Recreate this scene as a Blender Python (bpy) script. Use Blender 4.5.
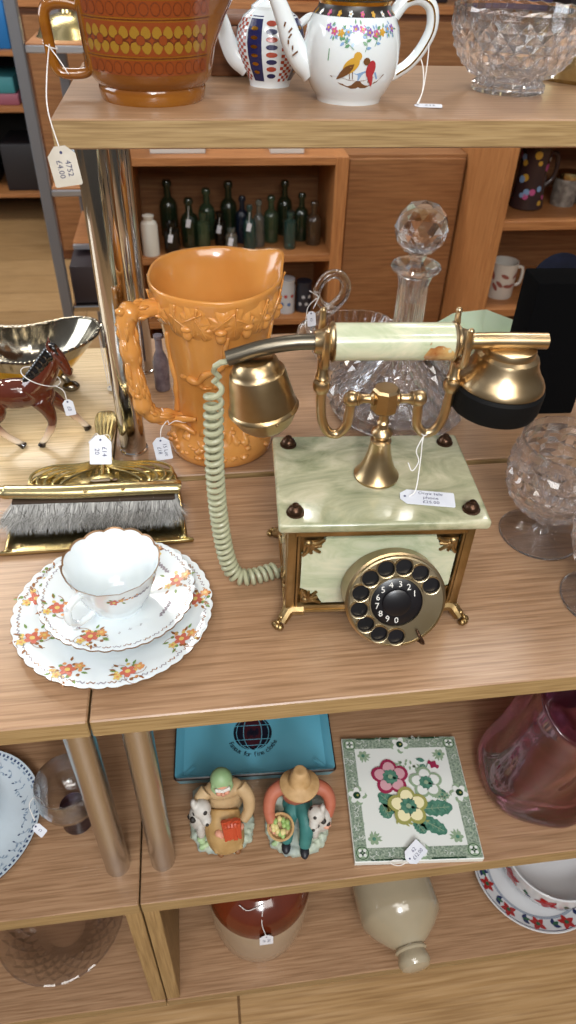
import bpy, bmesh, math, random
from math import sin, cos, pi, radians, sqrt, atan2
from mathutils import Vector, Matrix, Euler

# ------------------------------------------------------------------ camera, light, exposure
SC = bpy.context.scene
COL = SC.collection
for o in list(bpy.data.objects):
    bpy.data.objects.remove(o)

def camera():
    p, r, y = radians(40.529), radians(1.995), radians(8.614)
    f = Vector((sin(y)*cos(p), cos(y)*cos(p), -sin(p)))
    rt = Vector((cos(y), -sin(y), 0)); up = rt.cross(f)
    c, s = cos(r), sin(r)
    R = c*rt + s*up; U = -s*rt + c*up
    cd = bpy.data.cameras.new('camera'); cam = bpy.data.objects.new('camera', cd); COL.objects.link(cam)
    m = Matrix((R, U, -f)).transposed().to_4x4(); m.translation = (0, 0, 1.28)
    cam.matrix_world = m
    cd.sensor_fit = 'VERTICAL'; cd.sensor_height = 36; cd.sensor_width = 20.25
    cd.lens = 700/1024*36; cd.clip_start = .02; cd.clip_end = 60
    cd.dof.use_dof = True; cd.dof.focus_distance = .68; cd.dof.aperture_fstop = 9
    SC.camera = cam
camera()
SC.view_settings.view_transform = 'Standard'; SC.view_settings.look = 'None'
SC.view_settings.exposure = 0.05; SC.view_settings.gamma = 1; SC.view_settings.use_curve_mapping = False
SC.cycles.max_bounces = 14; SC.cycles.transmission_bounces = 12; SC.cycles.transparent_max_bounces = 12
SC.cycles.use_denoising = True
SC.cycles.caustics_refractive = True; SC.cycles.caustics_reflective = False
SC.cycles.sample_clamp_indirect = 6

W = bpy.data.worlds.new('world'); SC.world = W; W.use_nodes = True
wn = W.node_tree; wn.nodes.clear()
tc = wn.nodes.new('ShaderNodeTexCoord'); sp = wn.nodes.new('ShaderNodeSeparateXYZ')
cr = wn.nodes.new('ShaderNodeValToRGB'); bg = wn.nodes.new('ShaderNodeBackground'); wo = wn.nodes.new('ShaderNodeOutputWorld')
mr = wn.nodes.new('ShaderNodeMapRange'); mr.inputs[1].default_value = -1; mr.inputs[2].default_value = 1
wn.links.new(tc.outputs['Generated'], sp.inputs[0]); wn.links.new(sp.outputs['Z'], mr.inputs[0])
wn.links.new(mr.outputs[0], cr.inputs[0]); wn.links.new(cr.outputs[0], bg.inputs[0]); wn.links.new(bg.outputs[0], wo.inputs[0])
e = cr.color_ramp.elements
e[0].position = .3; e[0].color = (.07, .055, .045, 1)
e[1].position = 1; e[1].color = (.62, .65, .70, 1)
x = e.new(.50); x.color = (.34, .32, .29, 1)
x = e.new(.70); x.color = (.50, .50, .52, 1)
bg.inputs[1].default_value = .40

def area(name, loc, target, size, power, color=(1, 1, 1)):
    l = bpy.data.lights.new(name, 'AREA'); l.shape = 'RECTANGLE'; l.size, l.size_y = size
    l.energy = power; l.color = color
    o = bpy.data.objects.new(name, l); COL.objects.link(o); o.location = loc
    o.rotation_euler = (Vector(target)-Vector(loc)).to_track_quat('-Z', 'Y').to_euler()
    return o
area('ceiling_light', (-.75, 2.9, 2.65), (-.75, 2.9, 0), (1.2, .6), 34, (1, .97, .92))
area('ceiling_light', (1.3, 1.7, 2.65), (1.3, 1.7, 0), (1.2, .3), 22, (1, .95, .88))
area('ceiling_light', (-.3, -.9, 2.65), (-.3, -.9, 0), (1.4, .5), 20, (1, .97, .93))
area('ceiling_light', (.35, -1.5, 2.3), (.2, .5, .5), (1.6, .8), 30, (1, .96, .90))
for k, (x, y) in enumerate(((-.35, -.25), (.55, -.2), (1.1, .6), (-1.2, .9), (.1, 1.7), (.9, 2.6))):
    area('added_spot', (x, y, 2.45), (x*.6, .6+y*.2, .8), (.09, .09), 2.6, (1, .95, .86))  # small lights added to put sparkle on glass and brass
sl = bpy.data.lights.new('added_spot', 'SPOT'); sl.energy = 55; sl.spot_size = radians(26); sl.spot_blend = .8; sl.shadow_soft_size = .12; sl.color = (1, .90, .72)  # warm spot added to brighten the left rear shelf
so = bpy.data.objects.new('added_spot', sl); COL.objects.link(so); so.location = (-.95, 1.9, 2.4)
so.rotation_euler = (Vector((-.32, .86, .785))-so.location).to_track_quat('-Z', 'Y').to_euler()
area('window_light', (.05, -1.5, 1.95), (.2, .5, .6), (.32, .48), 20, (.90, .95, 1))
area('window_light', (-2.6, 1.3, 1.9), (0, .7, .7), (1.6, 1.3), 42, (.86, .93, 1))

# ------------------------------------------------------------------ materials
def lin(h):
    h = h.lstrip('#'); v = [int(h[i:i+2], 16)/255 for i in (0, 2, 4)]
    return tuple((c/12.92 if c <= .04045 else ((c+.055)/1.055)**2.4) for c in v) + (1,)
MATS = {}
def mat(name, color, rough=.5, metal=0, c2=None, scale=20, stretch=(1, 1, 1), bump=0, bscale=None, trans=0, ior=1.5,
        coat=0, sss=0, sheen=0, detail=4, contrast=(.35, .65), thru=0, spec=None, alpha=1):
    if name in MATS: return MATS[name]
    m = bpy.data.materials.new(name); m.use_nodes = True; n = m.node_tree; N = n.nodes; L = n.links
    b = N['Principled BSDF']; b.inputs['Base Color'].default_value = lin(color)
    b.inputs['Roughness'].default_value = rough; b.inputs['Metallic'].default_value = metal
    b.inputs['IOR'].default_value = ior; b.inputs['Transmission Weight'].default_value = trans
    b.inputs['Coat Weight'].default_value = coat; b.inputs['Coat Roughness'].default_value = .06
    if sss:
        b.inputs['Subsurface Weight'].default_value = sss; b.inputs['Subsurface Radius'].default_value = (.01, .008, .005)
        b.inputs['Subsurface Scale'].default_value = .5
    if sheen: b.inputs['Sheen Weight'].default_value = sheen
    if spec is not None: b.inputs['Specular IOR Level'].default_value = spec
    if c2 or bump:
        t = N.new('ShaderNodeTexCoord'); mp = N.new('ShaderNodeMapping'); mp.inputs['Scale'].default_value = stretch
        L.new(t.outputs['Object'], mp.inputs[0])
    if c2:
        nz = N.new('ShaderNodeTexNoise'); nz.inputs['Scale'].default_value = scale; nz.inputs['Detail'].default_value = detail
        r = N.new('ShaderNodeValToRGB'); L.new(mp.outputs[0], nz.inputs[0]); L.new(nz.outputs[0], r.inputs[0])
        r.color_ramp.elements[0].position = contrast[0]; r.color_ramp.elements[1].position = contrast[1]
        r.color_ramp.elements[0].color = lin(color); r.color_ramp.elements[1].color = lin(c2)
        L.new(r.outputs[0], b.inputs['Base Color'])
    if bump:
        nb = N.new('ShaderNodeTexNoise'); nb.inputs['Scale'].default_value = bscale or scale*2; nb.inputs['Detail'].default_value = 3
        bp = N.new('ShaderNodeBump'); bp.inputs['Strength'].default_value = bump; bp.inputs['Distance'].default_value = .002
        L.new(mp.outputs[0], nb.inputs[0]); L.new(nb.outputs[0], bp.inputs['Height']); L.new(bp.outputs[0], b.inputs['Normal'])
    if thru:
        tr = N.new('ShaderNodeBsdfTransparent'); mx = N.new('ShaderNodeMixShader'); mx.inputs[0].default_value = thru
        tr.inputs[0].default_value = lin(color)
        out = N['Material Output']; L.new(b.outputs[0], mx.inputs[1]); L.new(tr.outputs[0], mx.inputs[2])
        gl = N.new('ShaderNodeBsdfGlossy'); gl.inputs['Roughness'].default_value = .03; fr = N.new('ShaderNodeFresnel'); fr.inputs[0].default_value = 1.55
        ge = N.new('ShaderNodeNewGeometry'); ml = N.new('ShaderNodeMath'); ml.operation = 'MULTIPLY_ADD'; ml.inputs[1].default_value = -.78; ml.inputs[2].default_value = 1
        L.new(ge.outputs['Backfacing'], ml.inputs[0]); mm = N.new('ShaderNodeMath'); mm.operation = 'MULTIPLY'; L.new(ml.outputs[0], mm.inputs[0]); L.new(fr.outputs[0], mm.inputs[1])
        m2 = N.new('ShaderNodeMixShader'); L.new(mm.outputs[0], m2.inputs[0]); L.new(mx.outputs[0], m2.inputs[1]); L.new(gl.outputs[0], m2.inputs[2]); L.new(m2.outputs[0], out.inputs[0])
    MATS[name] = m
    return m

def wood(name, a, b_, c_, rough=.4, gscale=1.0, axis='X', bump=.05, planks=None, knots=False):
    m = bpy.data.materials.new(name); m.use_nodes = True; n = m.node_tree; N = n.nodes; L = n.links
    b = N['Principled BSDF']; b.inputs['Roughness'].default_value = rough
    t = N.new('ShaderNodeTexCoord'); mp = N.new('ShaderNodeMapping'); L.new(t.outputs['Object'], mp.inputs[0])
    s = {'X': (5, 120, 120), 'Y': (120, 5, 120), 'Z': (120, 120, 5)}[axis]
    mp.inputs['Scale'].default_value = [v*gscale for v in s]
    wv = N.new('ShaderNodeTexNoise'); wv.inputs['Scale'].default_value = 2.2; wv.inputs['Detail'].default_value = 6
    wv.inputs['Roughness'].default_value = .55; wv.inputs['Distortion'].default_value = .35
    L.new(mp.outputs[0], wv.inputs[0])
    r = N.new('ShaderNodeValToRGB'); e = r.color_ramp.elements
    e[0].position = .34; e[0].color = lin(a); e[1].position = .68; e[1].color = lin(c_)
    k = e.new(.5); k.color = lin(b_)
    L.new(wv.outputs[0], r.inputs[0])
    # fine pores along the grain
    mp2 = N.new('ShaderNodeMapping'); L.new(t.outputs['Object'], mp2.inputs[0])
    s2 = {'X': (14, 420, 420), 'Y': (420, 14, 420), 'Z': (420, 420, 14)}[axis]
    mp2.inputs['Scale'].default_value = [v*gscale for v in s2]
    n2 = N.new('ShaderNodeTexNoise'); n2.inputs['Scale'].default_value = 1; n2.inputs['Detail'].default_value = 2
    L.new(mp2.outputs[0], n2.inputs[0])
    r2 = N.new('ShaderNodeValToRGB'); r2.color_ramp.elements[0].position = .35; r2.color_ramp.elements[1].position = .56
    r2.color_ramp.elements[0].color = (.66, .61, .55, 1); r2.color_ramp.elements[1].color = (1, 1, 1, 1)
    L.new(n2.outputs[0], r2.inputs[0])
    mx = N.new('ShaderNodeMix'); mx.data_type = 'RGBA'; mx.blend_type = 'MULTIPLY'; mx.inputs[0].default_value = .75
    L.new(r.outputs[0], mx.inputs[6]); L.new(r2.outputs[0], mx.inputs[7])
    colr = mx.outputs[2]
    if planks:
        br = N.new('ShaderNodeTexBrick'); br.offset = .37; br.inputs['Scale'].default_value = 1
        br.inputs['Brick Width'].default_value = planks[0]; br.inputs['Row Height'].default_value = planks[1]
        br.inputs['Mortar Size'].default_value = .0022; br.inputs['Mortar'].default_value = (.35, .3, .25, 1)
        br.inputs['Color1'].default_value = (1, 1, 1, 1); br.inputs['Color2'].default_value = (.82, .8, .77, 1)
        L.new(t.outputs['Object'], br.inputs[0])
        m2 = N.new('ShaderNodeMix'); m2.data_type = 'RGBA'; m2.blend_type = 'MULTIPLY'; m2.inputs[0].default_value = 1
        L.new(colr, m2.inputs[6]); L.new(br.outputs[0], m2.inputs[7]); colr = m2.outputs[2]
    L.new(colr, b.inputs['Base Color'])
    bp = N.new('ShaderNodeBump'); bp.inputs['Strength'].default_value = bump; bp.inputs['Distance'].default_value = .001
    L.new(n2.outputs[0], bp.inputs['Height']); L.new(bp.outputs[0], b.inputs['Normal'])
    return m

M_TOP = wood('oak_laminate', '#98775a', '#a27f61', '#ab896a', rough=.33)
M_PALE = wood('pale_laminate', '#d2b88e', '#d6bd94', '#dac29a', rough=.30)  # paler, creamier top for the left rear board
M_EDGE = wood('oak_edge_band', '#94794f', '#9f8358', '#aa8f64', rough=.5, gscale=1.3)
M_PANEL = wood('oak_panel_upright', '#977a4e', '#a38558', '#ad8f62', rough=.5, axis='Z')
M_PINE = wood('orange_pine_board', '#a0683a', '#ae7444', '#b9814f', rough=.5, gscale=.8)
M_PINEV = wood('orange_pine_upright', '#a86d3d', '#b57a48', '#c08753', rough=.5, gscale=.8, axis='Z')
M_PINEB = wood('brown_pine_back', '#865831', '#91623a', '#9c6e44', rough=.6, gscale=.6)
M_FLOOR = wood('floor_laminate', '#a58256', '#b08d61', '#bb996f', rough=.4, gscale=.55, planks=(1.2, .19))
M_CAB = wood('dark_cabinet_wood', '#5a3218', '#6b3f20', '#7a4b28', rough=.5, gscale=.5)
CHROME = mat('polished_chrome', '#c9c6c2', .09, 1, bump=.02, bscale=30)
STEEL = mat('brushed_steel_leg', '#cbc7c1', .27, 1)
BRASS = mat('worn_brass', '#cbb491', .30, 1, c2='#b0946a', scale=18, bump=.04, bscale=40)
BRASSD = mat('dull_brass', '#b0956a', .38, 1, c2='#8c744c', scale=30, bump=.1, bscale=120)
BRASSL = mat('polished_brass', '#d2c294', .27, 1, c2='#bfab74', scale=12, bump=.05, bscale=25)
DBRASS = mat('blackened_brass', '#4a3426', .3, .8)
def onyx(name, cols, scale):
    m = mat(name, cols[0], .17, coat=.3, sss=.08); n = m.node_tree; N = n.nodes; L = n.links; b = N['Principled BSDF']
    t = N.new('ShaderNodeTexCoord'); mp = N.new('ShaderNodeMapping'); mp.inputs['Scale'].default_value = (1, 1.9, 2.4); mp.inputs['Rotation'].default_value = (.2, .1, .35)
    L.new(t.outputs['Object'], mp.inputs[0])
    z = N.new('ShaderNodeTexNoise'); z.inputs['Scale'].default_value = scale; z.inputs['Detail'].default_value = 7; z.inputs['Roughness'].default_value = .62; z.inputs['Distortion'].default_value = 1.4
    r = N.new('ShaderNodeValToRGB'); e = r.color_ramp.elements; e[0].position = .30; e[0].color = lin(cols[0]); e[1].position = .72; e[1].color = lin(cols[-1])
    for k, c in enumerate(cols[1:-1]): x = e.new(.40+.11*k); x.color = lin(c)
    L.new(mp.outputs[0], z.inputs[0]); L.new(z.outputs[0], r.inputs[0]); L.new(r.outputs[0], b.inputs['Base Color'])
    return m
ONYX = onyx('green_onyx', ['#74785a', '#929476', '#a9a78a', '#bdb79b', '#cec6b2'], 13)
ONYXP = onyx('pale_green_onyx', ['#9aa588', '#b0b798', '#bfc2a6', '#c9c8ac', '#d6d0b8'], 16)
ONYXB = mat('amber_onyx_vein', '#8a3f0c', .18, c2='#c9a56a', scale=60, coat=.5)
BLACK = mat('black_bakelite', '#0c0b0d', .3, c2='#151317', scale=30)
WHITEP = mat('white_print', '#d8d6d0', .5)
PAPER = mat('tag_card', '#e4e6ee', .7, c2='#d7dae3', scale=40)
PAPERG = mat('plain_tag_card', '#cfc9be', .7, c2='#c0b9ac', scale=40)
STRING = mat('cotton_string', '#e6e3e0', .9)
INK = mat('pen_ink', '#33365f', .7)
CHINA = mat('bone_china', '#dde3e5', .12, coat=.6, sss=.05, c2='#d8dfe2', scale=6)
GILT = mat('gilt_edge', '#8a6a4c', .35, .5)
GREENWIRE = mat('sage_vinyl_cord', '#a3a386', .35)
GLASS = mat('clear_crystal', '#fdfdff', .01, trans=1, ior=1.52, thru=.22)
GLASST = mat('clear_thin_glass', '#f6f7f8', .02, trans=1, ior=1.45, thru=.3)

# ------------------------------------------------------------------ mesh tools
def new(): return bmesh.new()

def faces(bm, vs, quads, mi):
    for q in quads:
        try:
            f = bm.faces.new([vs[i] for i in q]); f.material_index = mi
        except ValueError: pass

def lathe(bm, prof, seg=48, mi=0, M=None, fr=None, closed=False, mifn=None):
    """prof: (r, z) from bottom outside round to the inside; fr(theta, r, z) -> (r, z)"""
    M = M or Matrix(); rings = []
    for (r, z) in prof:
        if r < 1e-6:
            rings.append([bm.verts.new(M @ Vector((0, 0, z)))])
        else:
            ring = []
            for i in range(seg):
                t = 2*pi*i/seg; rr, zz = fr(t, r, z) if fr else (r, z)
                ring.append(bm.verts.new(M @ Vector((rr*cos(t), rr*sin(t), zz))))
            rings.append(ring)
    n = len(rings)
    for k in range(n if closed else n-1):
        a, b = rings[k], rings[(k+1) % n]
        m = mifn(k) if mifn else mi
        for i in range(seg):
            j = (i+1) % seg
            if len(a) == 1 and len(b) == 1: continue
            if len(a) == 1: vs = [a[0], b[j], b[i]]
            elif len(b) == 1: vs = [a[i], a[j], b[0]]
            else: vs = [a[i], a[j], b[j], b[i]]
            try: bm.faces.new(vs).material_index = m
            except ValueError: pass

def cut(bm, prof, n, amp, step=None, mode='diamond', mi=0):
    """faceted cut-glass band: prof resampled evenly; pyramids between grooves"""
    d = [0]
    for a, b in zip(prof, prof[1:]): d.append(d[-1]+math.hypot(b[0]-a[0], b[1]-a[1]))
    m = max(2, round(d[-1]/step)); P = []
    for k in range(m+1):
        s = d[-1]*k/m; j = max(i for i in range(len(d)) if d[i] <= s+1e-9); j = min(j, len(prof)-2); t = (s-d[j])/(d[j+1]-d[j])
        P.append((prof[j][0]+(prof[j+1][0]-prof[j][0])*t, prof[j][1]+(prof[j+1][1]-prof[j][1])*t))
    rings = []; K = 2*n if mode == 'diamond' else 3*n
    for j, (r, z) in enumerate(P):
        a = P[max(0, j-1)]; b = P[min(m, j+1)]; dx, dz = b[0]-a[0], b[1]-a[1]; L_ = math.hypot(dx, dz); nx, nz = dz/L_, -dx/L_
        ring = []
        for i in range(K):
            hi = ((i+j) % 2 == 0) if mode == 'diamond' else (i % 3 > 0 and j % 3 > 0)
            e = 0 if j in (0, m) else amp*(.5 if hi else -.5)
            t = 2*pi*i/K; ring.append(bm.verts.new(((r+nx*e)*cos(t), (r+nx*e)*sin(t), z+nz*e)))
        rings.append(ring)
    N = K
    for j in range(m):
        for i in range(N):
            k = (i+1) % N; q = [rings[j][i], rings[j][k], rings[j+1][k], rings[j+1][i]]
            hi0 = ((i+j) % 2 == 0)
            tr = ((q[0], q[1], q[3]), (q[1], q[2], q[3])) if hi0 else ((q[0], q[1], q[2]), (q[0], q[2], q[3]))
            if mode != 'diamond': tr = ((q[0], q[1], q[2]), (q[0], q[2], q[3])) if (i+j) % 2 == 0 else ((q[0], q[1], q[3]), (q[1], q[2], q[3]))
            for f in tr: bm.faces.new(f).material_index = mi
    return P[0], P[-1]

def spline(pts, n=8, closed=False):
    P = [Vector(p) for p in pts]; out = []; N = len(P)
    rng = range(N if closed else N-1)
    for i in rng:
        if closed: p0, p1, p2, p3 = P[(i-1) % N], P[i], P[(i+1) % N], P[(i+2) % N]
        else:
            p1, p2 = P[i], P[i+1]; p0 = P[i-1] if i else p1*2-p2; p3 = P[i+2] if i+2 < N else p2*2-p1
        for k in range(n):
            t = k/n
            out.append(.5*((2*p1)+(p2-p0)*t+(2*p0-5*p1+4*p2-p3)*t*t+(-p0+3*p1-3*p2+p3)*t**3))
    if not closed: out.append(P[-1])
    return out

def tube(bm, pts, r, seg=10, mi=0, closed=False, M=None, flat=1.0, up=None):
    P = [Vector(p) for p in pts]; n = len(P)
    if n < 2: return
    rad = (lambda i: r) if isinstance(r, (int, float)) else ((lambda i: r(i/(n-1))) if callable(r) else (lambda i: r[min(i, len(r)-1)]))
    T = []
    for i in range(n):
        a = P[(i-1) % n] if (closed or i) else P[0]; b = P[(i+1) % n] if (closed or i < n-1) else P[-1]
        d = (b-a); T.append(d.normalized() if d.length > 1e-9 else (T[-1] if T else Vector((0, 0, 1))))
    u = Vector(up) if up else (Vector((0, 0, 1)) if abs(T[0].z) < .9 else Vector((1, 0, 0)))
    u = (u - T[0]*u.dot(T[0])).normalized(); rings = []
    for i in range(n):
        u = (u - T[i]*u.dot(T[i])).normalized(); v = T[i].cross(u); rr = rad(i)
        ring = []
        for k in range(seg):
            a = 2*pi*k/seg; p = P[i] + u*cos(a)*rr + v*sin(a)*rr*flat
            ring.append(bm.verts.new(M @ p if M else p))
        rings.append(ring)
    for i in range(n if closed else n-1):
        a, b = rings[i], rings[(i+1) % n]
        for k in range(seg):
            j = (k+1) % seg; bm.faces.new([a[k], a[j], b[j], b[k]]).material_index = mi
    if not closed:
        bm.faces.new(rings[0][::-1]).material_index = mi; bm.faces.new(rings[-1]).material_index = mi

def box(bm, c, s, mi=0, R=None, bev=0, M=None, segs=2):
    t = bmesh.new(); bmesh.ops.create_cube(t, size=1)
    bmesh.ops.scale(t, vec=s, verts=t.verts)
    if bev: bmesh.ops.bevel(t, geom=t.edges[:], offset=bev, segments=segs, affect='EDGES', profile=.5)
    mm = Matrix.Translation(c) @ (R.to_4x4() if R else Matrix())
    if M: mm = M @ mm
    join(bm, t, mm, mi)

def join(bm, t, mm=None, mi=None):
    vm = {}
    for v in t.verts: vm[v] = bm.verts.new(mm @ v.co if mm else v.co)
    for f in t.faces:
        try:
            g = bm.faces.new([vm[v] for v in f.verts]); g.material_index = f.material_index if mi is None else mi
        except ValueError: pass
    t.free()

def ell(bm, c, r, mi=0, R=None, seg=20, rings=12, M=None):
    if isinstance(r, (int, float)): r = (r, r, r)
    t = bmesh.new(); bmesh.ops.create_uvsphere(t, u_segments=seg, v_segments=rings, radius=1)
    mm = Matrix.Translation(c) @ (R.to_4x4() if R else Matrix()) @ Matrix.Diagonal((*r, 1))
    if M: mm = M @ mm
    join(bm, t, mm, mi)

def ico(bm, c, r, sub=1, mi=0, M=None, jitter=0, rnd=None, R=None):
    if isinstance(r, (int, float)): r = (r, r, r)
    t = bmesh.new(); bmesh.ops.create_icosphere(t, subdivisions=sub, radius=1)
    if jitter:
        for v in t.verts: v.co *= 1+rnd.uniform(-jitter, jitter)
    mm = Matrix.Translation(c) @ (R.to_4x4() if R else Matrix()) @ Matrix.Diagonal((*r, 1))
    if M: mm = M @ mm
    join(bm, t, mm, mi)

def prism(bm, pts, z0, z1, mi=0, M=None, top_mi=None):
    """extruded 2D outline"""
    M = M or Matrix()
    a = [bm.verts.new(M @ Vector((x, y, z0))) for x, y in pts]; b = [bm.verts.new(M @ Vector((x, y, z1))) for x, y in pts]
    n = len(pts)
    for i in range(n):
        j = (i+1) % n; bm.faces.new([a[i], a[j], b[j], b[i]]).material_index = mi
    bm.faces.new(a[::-1]).material_index = mi; bm.faces.new(b).material_index = mi if top_mi is None else top_mi

def patch(bm, S, pts, mi, off=.0004, h=0, rings=1):
    """decal or raised relief: outline pts in (u, v) mapped by S(u, v, off)"""
    cx = sum(p[0] for p in pts)/len(pts); cy = sum(p[1] for p in pts)/len(pts)
    c = bm.verts.new(S(cx, cy, off+h)); prev = None
    for k in range(1, rings+1):
        t = k/rings
        ring = [bm.verts.new(S(cx+(p[0]-cx)*t, cy+(p[1]-cy)*t, off+h*(1-t**2.2))) for p in pts]
        n = len(ring)
        for i in range(n):
            j = (i+1) % n
            vs = [c, ring[i], ring[j]] if prev is None else [prev[i], ring[i], ring[j], prev[j]]
            f = bm.faces.new(vs); f.material_index = mi
        prev = ring

def circ(u, v, r, n=12, ry=None, a0=0):
    ry = ry or r
    return [(u+r*cos(2*pi*i/n)*cos(a0)-ry*sin(2*pi*i/n)*sin(a0), v+r*cos(2*pi*i/n)*sin(a0)+ry*sin(2*pi*i/n)*cos(a0)) for i in range(n)]

def leafp(u, v, a, L_, w, n=6):
    P = []
    for s in (1, -1):
        rng = range(n+1) if s == 1 else range(n-1, 0, -1)
        for i in rng:
            t = i/n; x = t*L_; y = s*w*sin(pi*t**.8)*.5
            P.append((u+x*cos(a)-y*sin(a), v+x*sin(a)+y*cos(a)))
    return P

def lobed(u, v, a, L_, w, lobes=4, n=40, amp=.30):
    """oak leaf outline"""
    P = []
    for i in range(n):
        t = 2*pi*i/n; x = (1-cos(t))/2; y = sin(t)*.5*(1.05-amp+amp*cos(x*lobes*2*pi))
        X, Y = x*L_, y*w
        P.append((u+X*cos(a)-Y*sin(a), v+X*sin(a)+Y*cos(a)))
    return P

def strip(bm, S, pts, w, mi, off=.0005):
    n = len(pts)
    L = []; 
    for i in range(n):
        a = pts[max(0, i-1)]; b = pts[min(n-1, i+1)]; dx, dy = b[0]-a[0], b[1]-a[1]; d = math.hypot(dx, dy) or 1
        nx, ny = -dy/d*w/2, dx/d*w/2; x, y = pts[i]
        L.append((bm.verts.new(S(x+nx, y+ny, off)), bm.verts.new(S(x-nx, y-ny, off))))
    for i in range(n-1):
        bm.faces.new([L[i][1], L[i+1][1], L[i+1][0], L[i][0]]).material_index = mi

def flower(bm, S, u, v, r, petal, core, n=5, off=.0005, a0=0):
    for i in range(n):
        a = a0+2*pi*i/n
        patch(bm, S, circ(u+r*.55*cos(a), v+r*.55*sin(a), r*.5, 8, r*.36, a), petal, off+.0001*(i % 2))
    patch(bm, S, circ(u, v, r*.33, 8), core, off+.0003)

_tc = {}
def text(bm, s, size, S, mi, off=.0005, u=0, v=0, ang=0, mirror=False):
    if s not in _tc:
        cu = bpy.data.curves.new('text', 'FONT'); cu.body = s; cu.size = 1; cu.align_x = 'CENTER'; cu.align_y = 'CENTER'; cu.resolution_u = 2
        ob = bpy.data.objects.new('text', cu); COL.objects.link(ob)
        me = bpy.data.meshes.new_from_object(ob.evaluated_get(bpy.context.evaluated_depsgraph_get()))
        _tc[s] = ([tuple(w.co) for w in me.vertices], [tuple(p.vertices) for p in me.polygons])
        bpy.data.objects.remove(ob); bpy.data.meshes.remove(me); bpy.data.curves.remove(cu)
    V, Fs = _tc[s]
    vs = [bm.verts.new(S(u+(x*cos(ang)-y*sin(ang))*size, v+(x*sin(ang)+y*cos(ang))*size, off)) for x, y, _ in V]
    for f in Fs:
        try: bm.faces.new([vs[i] for i in f]).material_index = mi
        except ValueError: pass

def prof_r(prof):
    """radius of an outer profile at height z"""
    P = [p for p in prof]
    def f(z):
        for (r0, z0), (r1, z1) in zip(P, P[1:]):
            if z0 <= z <= z1 and z1 > z0: return r0+(r1-r0)*(z-z0)/(z1-z0)
        return P[-1][0] if z > P[-1][1] else P[0][0]
    return f

def onlathe(prof, rot=0, fr=None):
    R = prof_r(prof)
    def S(u, z, off):                     # u: angle round from the front (-Y), positive to the right
        r = R(z); t = -pi/2+rot+u
        if fr: r, z2 = fr(t % (2*pi), r, z)
        else: z2 = z
        return Vector(((r+off)*cos(t), (r+off)*sin(t), z2))
    return S

# ------------------------------------------------------------------ objects
def link(name, bm, mats, parent=None, smooth=True, angle=35, loc=None, rz=0, label=None, mods=()):
    bmesh.ops.recalc_face_normals(bm, faces=bm.faces)
    me = bpy.data.meshes.new(name); bm.to_mesh(me); bm.free()
    for m in (mats if isinstance(mats, (list, tuple)) else [mats]): me.materials.append(m)
    if smooth: me.shade_smooth()
    if smooth and angle < 180:
        try: me.set_sharp_from_angle(angle=radians(angle))
        except Exception: pass
    o = bpy.data.objects.new(name, me); COL.objects.link(o)
    if parent: o.parent = parent
    if loc: o.location = loc
    if rz: o.rotation_euler = (0, 0, rz)
    if label: o['label'] = label
    for k in mods:
        if k[0] == 'remesh':
            md = o.modifiers.new('remesh', 'REMESH'); md.mode = 'VOXEL'; md.voxel_size = k[1]; md.use_smooth_shade = True
            if len(k) > 2:
                sm = o.modifiers.new('smooth', 'SMOOTH'); sm.iterations = k[2]; sm.factor = .5
    return o

def lnk2(*a, **k):                        # keeps the face normals as built (open decals)
    return link(*a, **k)

def thing(name, label, cat, loc=(0, 0, 0), rz=0, group=None):
    o = bpy.data.objects.new(name, None); COL.objects.link(o); o.location = loc; o.rotation_euler = (0, 0, rz)
    o.empty_display_size = .05
    return tag(o, label, cat, group)

def tag(o, label, cat, group=None):
    o['label'] = label; o['category'] = cat
    if group: o['group'] = group
    return o

def struct(name, bm, m, **k):
    o = link(name, bm, m, **k); o['kind'] = 'structure'; return o

def price_tag(parent, c, ax, ay, w, h, lines, string, size=.005, matp=None, nz=None):
    """card with clipped end; ax, ay: unit vectors of the card; string: points of the thread"""
    ax = Vector(ax).normalized(); ay = Vector(ay).normalized(); n = ax.cross(ay).normalized(); ay = n.cross(ax).normalized(); c = Vector(c)
    bm = new(); cl = h*.3
    P = [(-w/2+cl, -h/2), (w/2-.001, -h/2), (w/2, -h/2+.001), (w/2, h/2-.001), (w/2-.001, h/2), (-w/2+cl, h/2), (-w/2, h/2-cl), (-w/2, -h/2+cl)]
    M = Matrix((ax, ay, n)).transposed().to_4x4(); M.translation = c
    prism(bm, P, -.0002, .0002, 0, M)
    S = lambda u, v, off: c+ax*u+ay*v+n*(off)
    patch(bm, S, circ(-w/2+cl*.7, 0, .0012, 8), 1, .00035)
    nl = len(lines)
    for i, t in enumerate(lines):
        text(bm, t, size, S, 1, .0004, w*.06, (nl-1)*size*.55-i*size*1.1)
    link('price_tag', bm, [matp or PAPER, INK], parent, smooth=False)
    if string:
        bm = new()
        for s in string: tube(bm, spline(s, 6), .0005, 6)
        link('tag_string', bm, STRING, parent)

# ------------------------------------------------------------------ room and shelf units
ZM, ZB, ZT, ZL, ZF = .78, .785, 1.15, .408, .045     # shelf tops: front, back, riser, lower, bottom
SX = -.1065                                          # seam between the two units

bm = new(); box(bm, (0, 2.5, -.02), (9, 9, .04)); struct('floor', bm, M_FLOOR, smooth=False)
bm = new(); box(bm, (0, 6.6, 1.3), (9, .1, 2.6)); struct('wall_back', bm, mat('back_wall_paint', '#8f8880', .8, c2='#857d74', scale=3), smooth=False)

def board(parent, name, x0, x1, y0, y1, zt, th, top=None, bev=.0012):
    bm = new(); box(bm, ((x0+x1)/2, (y0+y1)/2, zt-th/2), (x1-x0, y1-y0, th), 0, bev=bev, segs=1)
    for f in bm.faces:
        f.normal_update()
        if abs(f.normal.z) < .5: f.material_index = 1
    return link(name, bm, [top or M_TOP, M_EDGE], parent, smooth=False)

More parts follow.
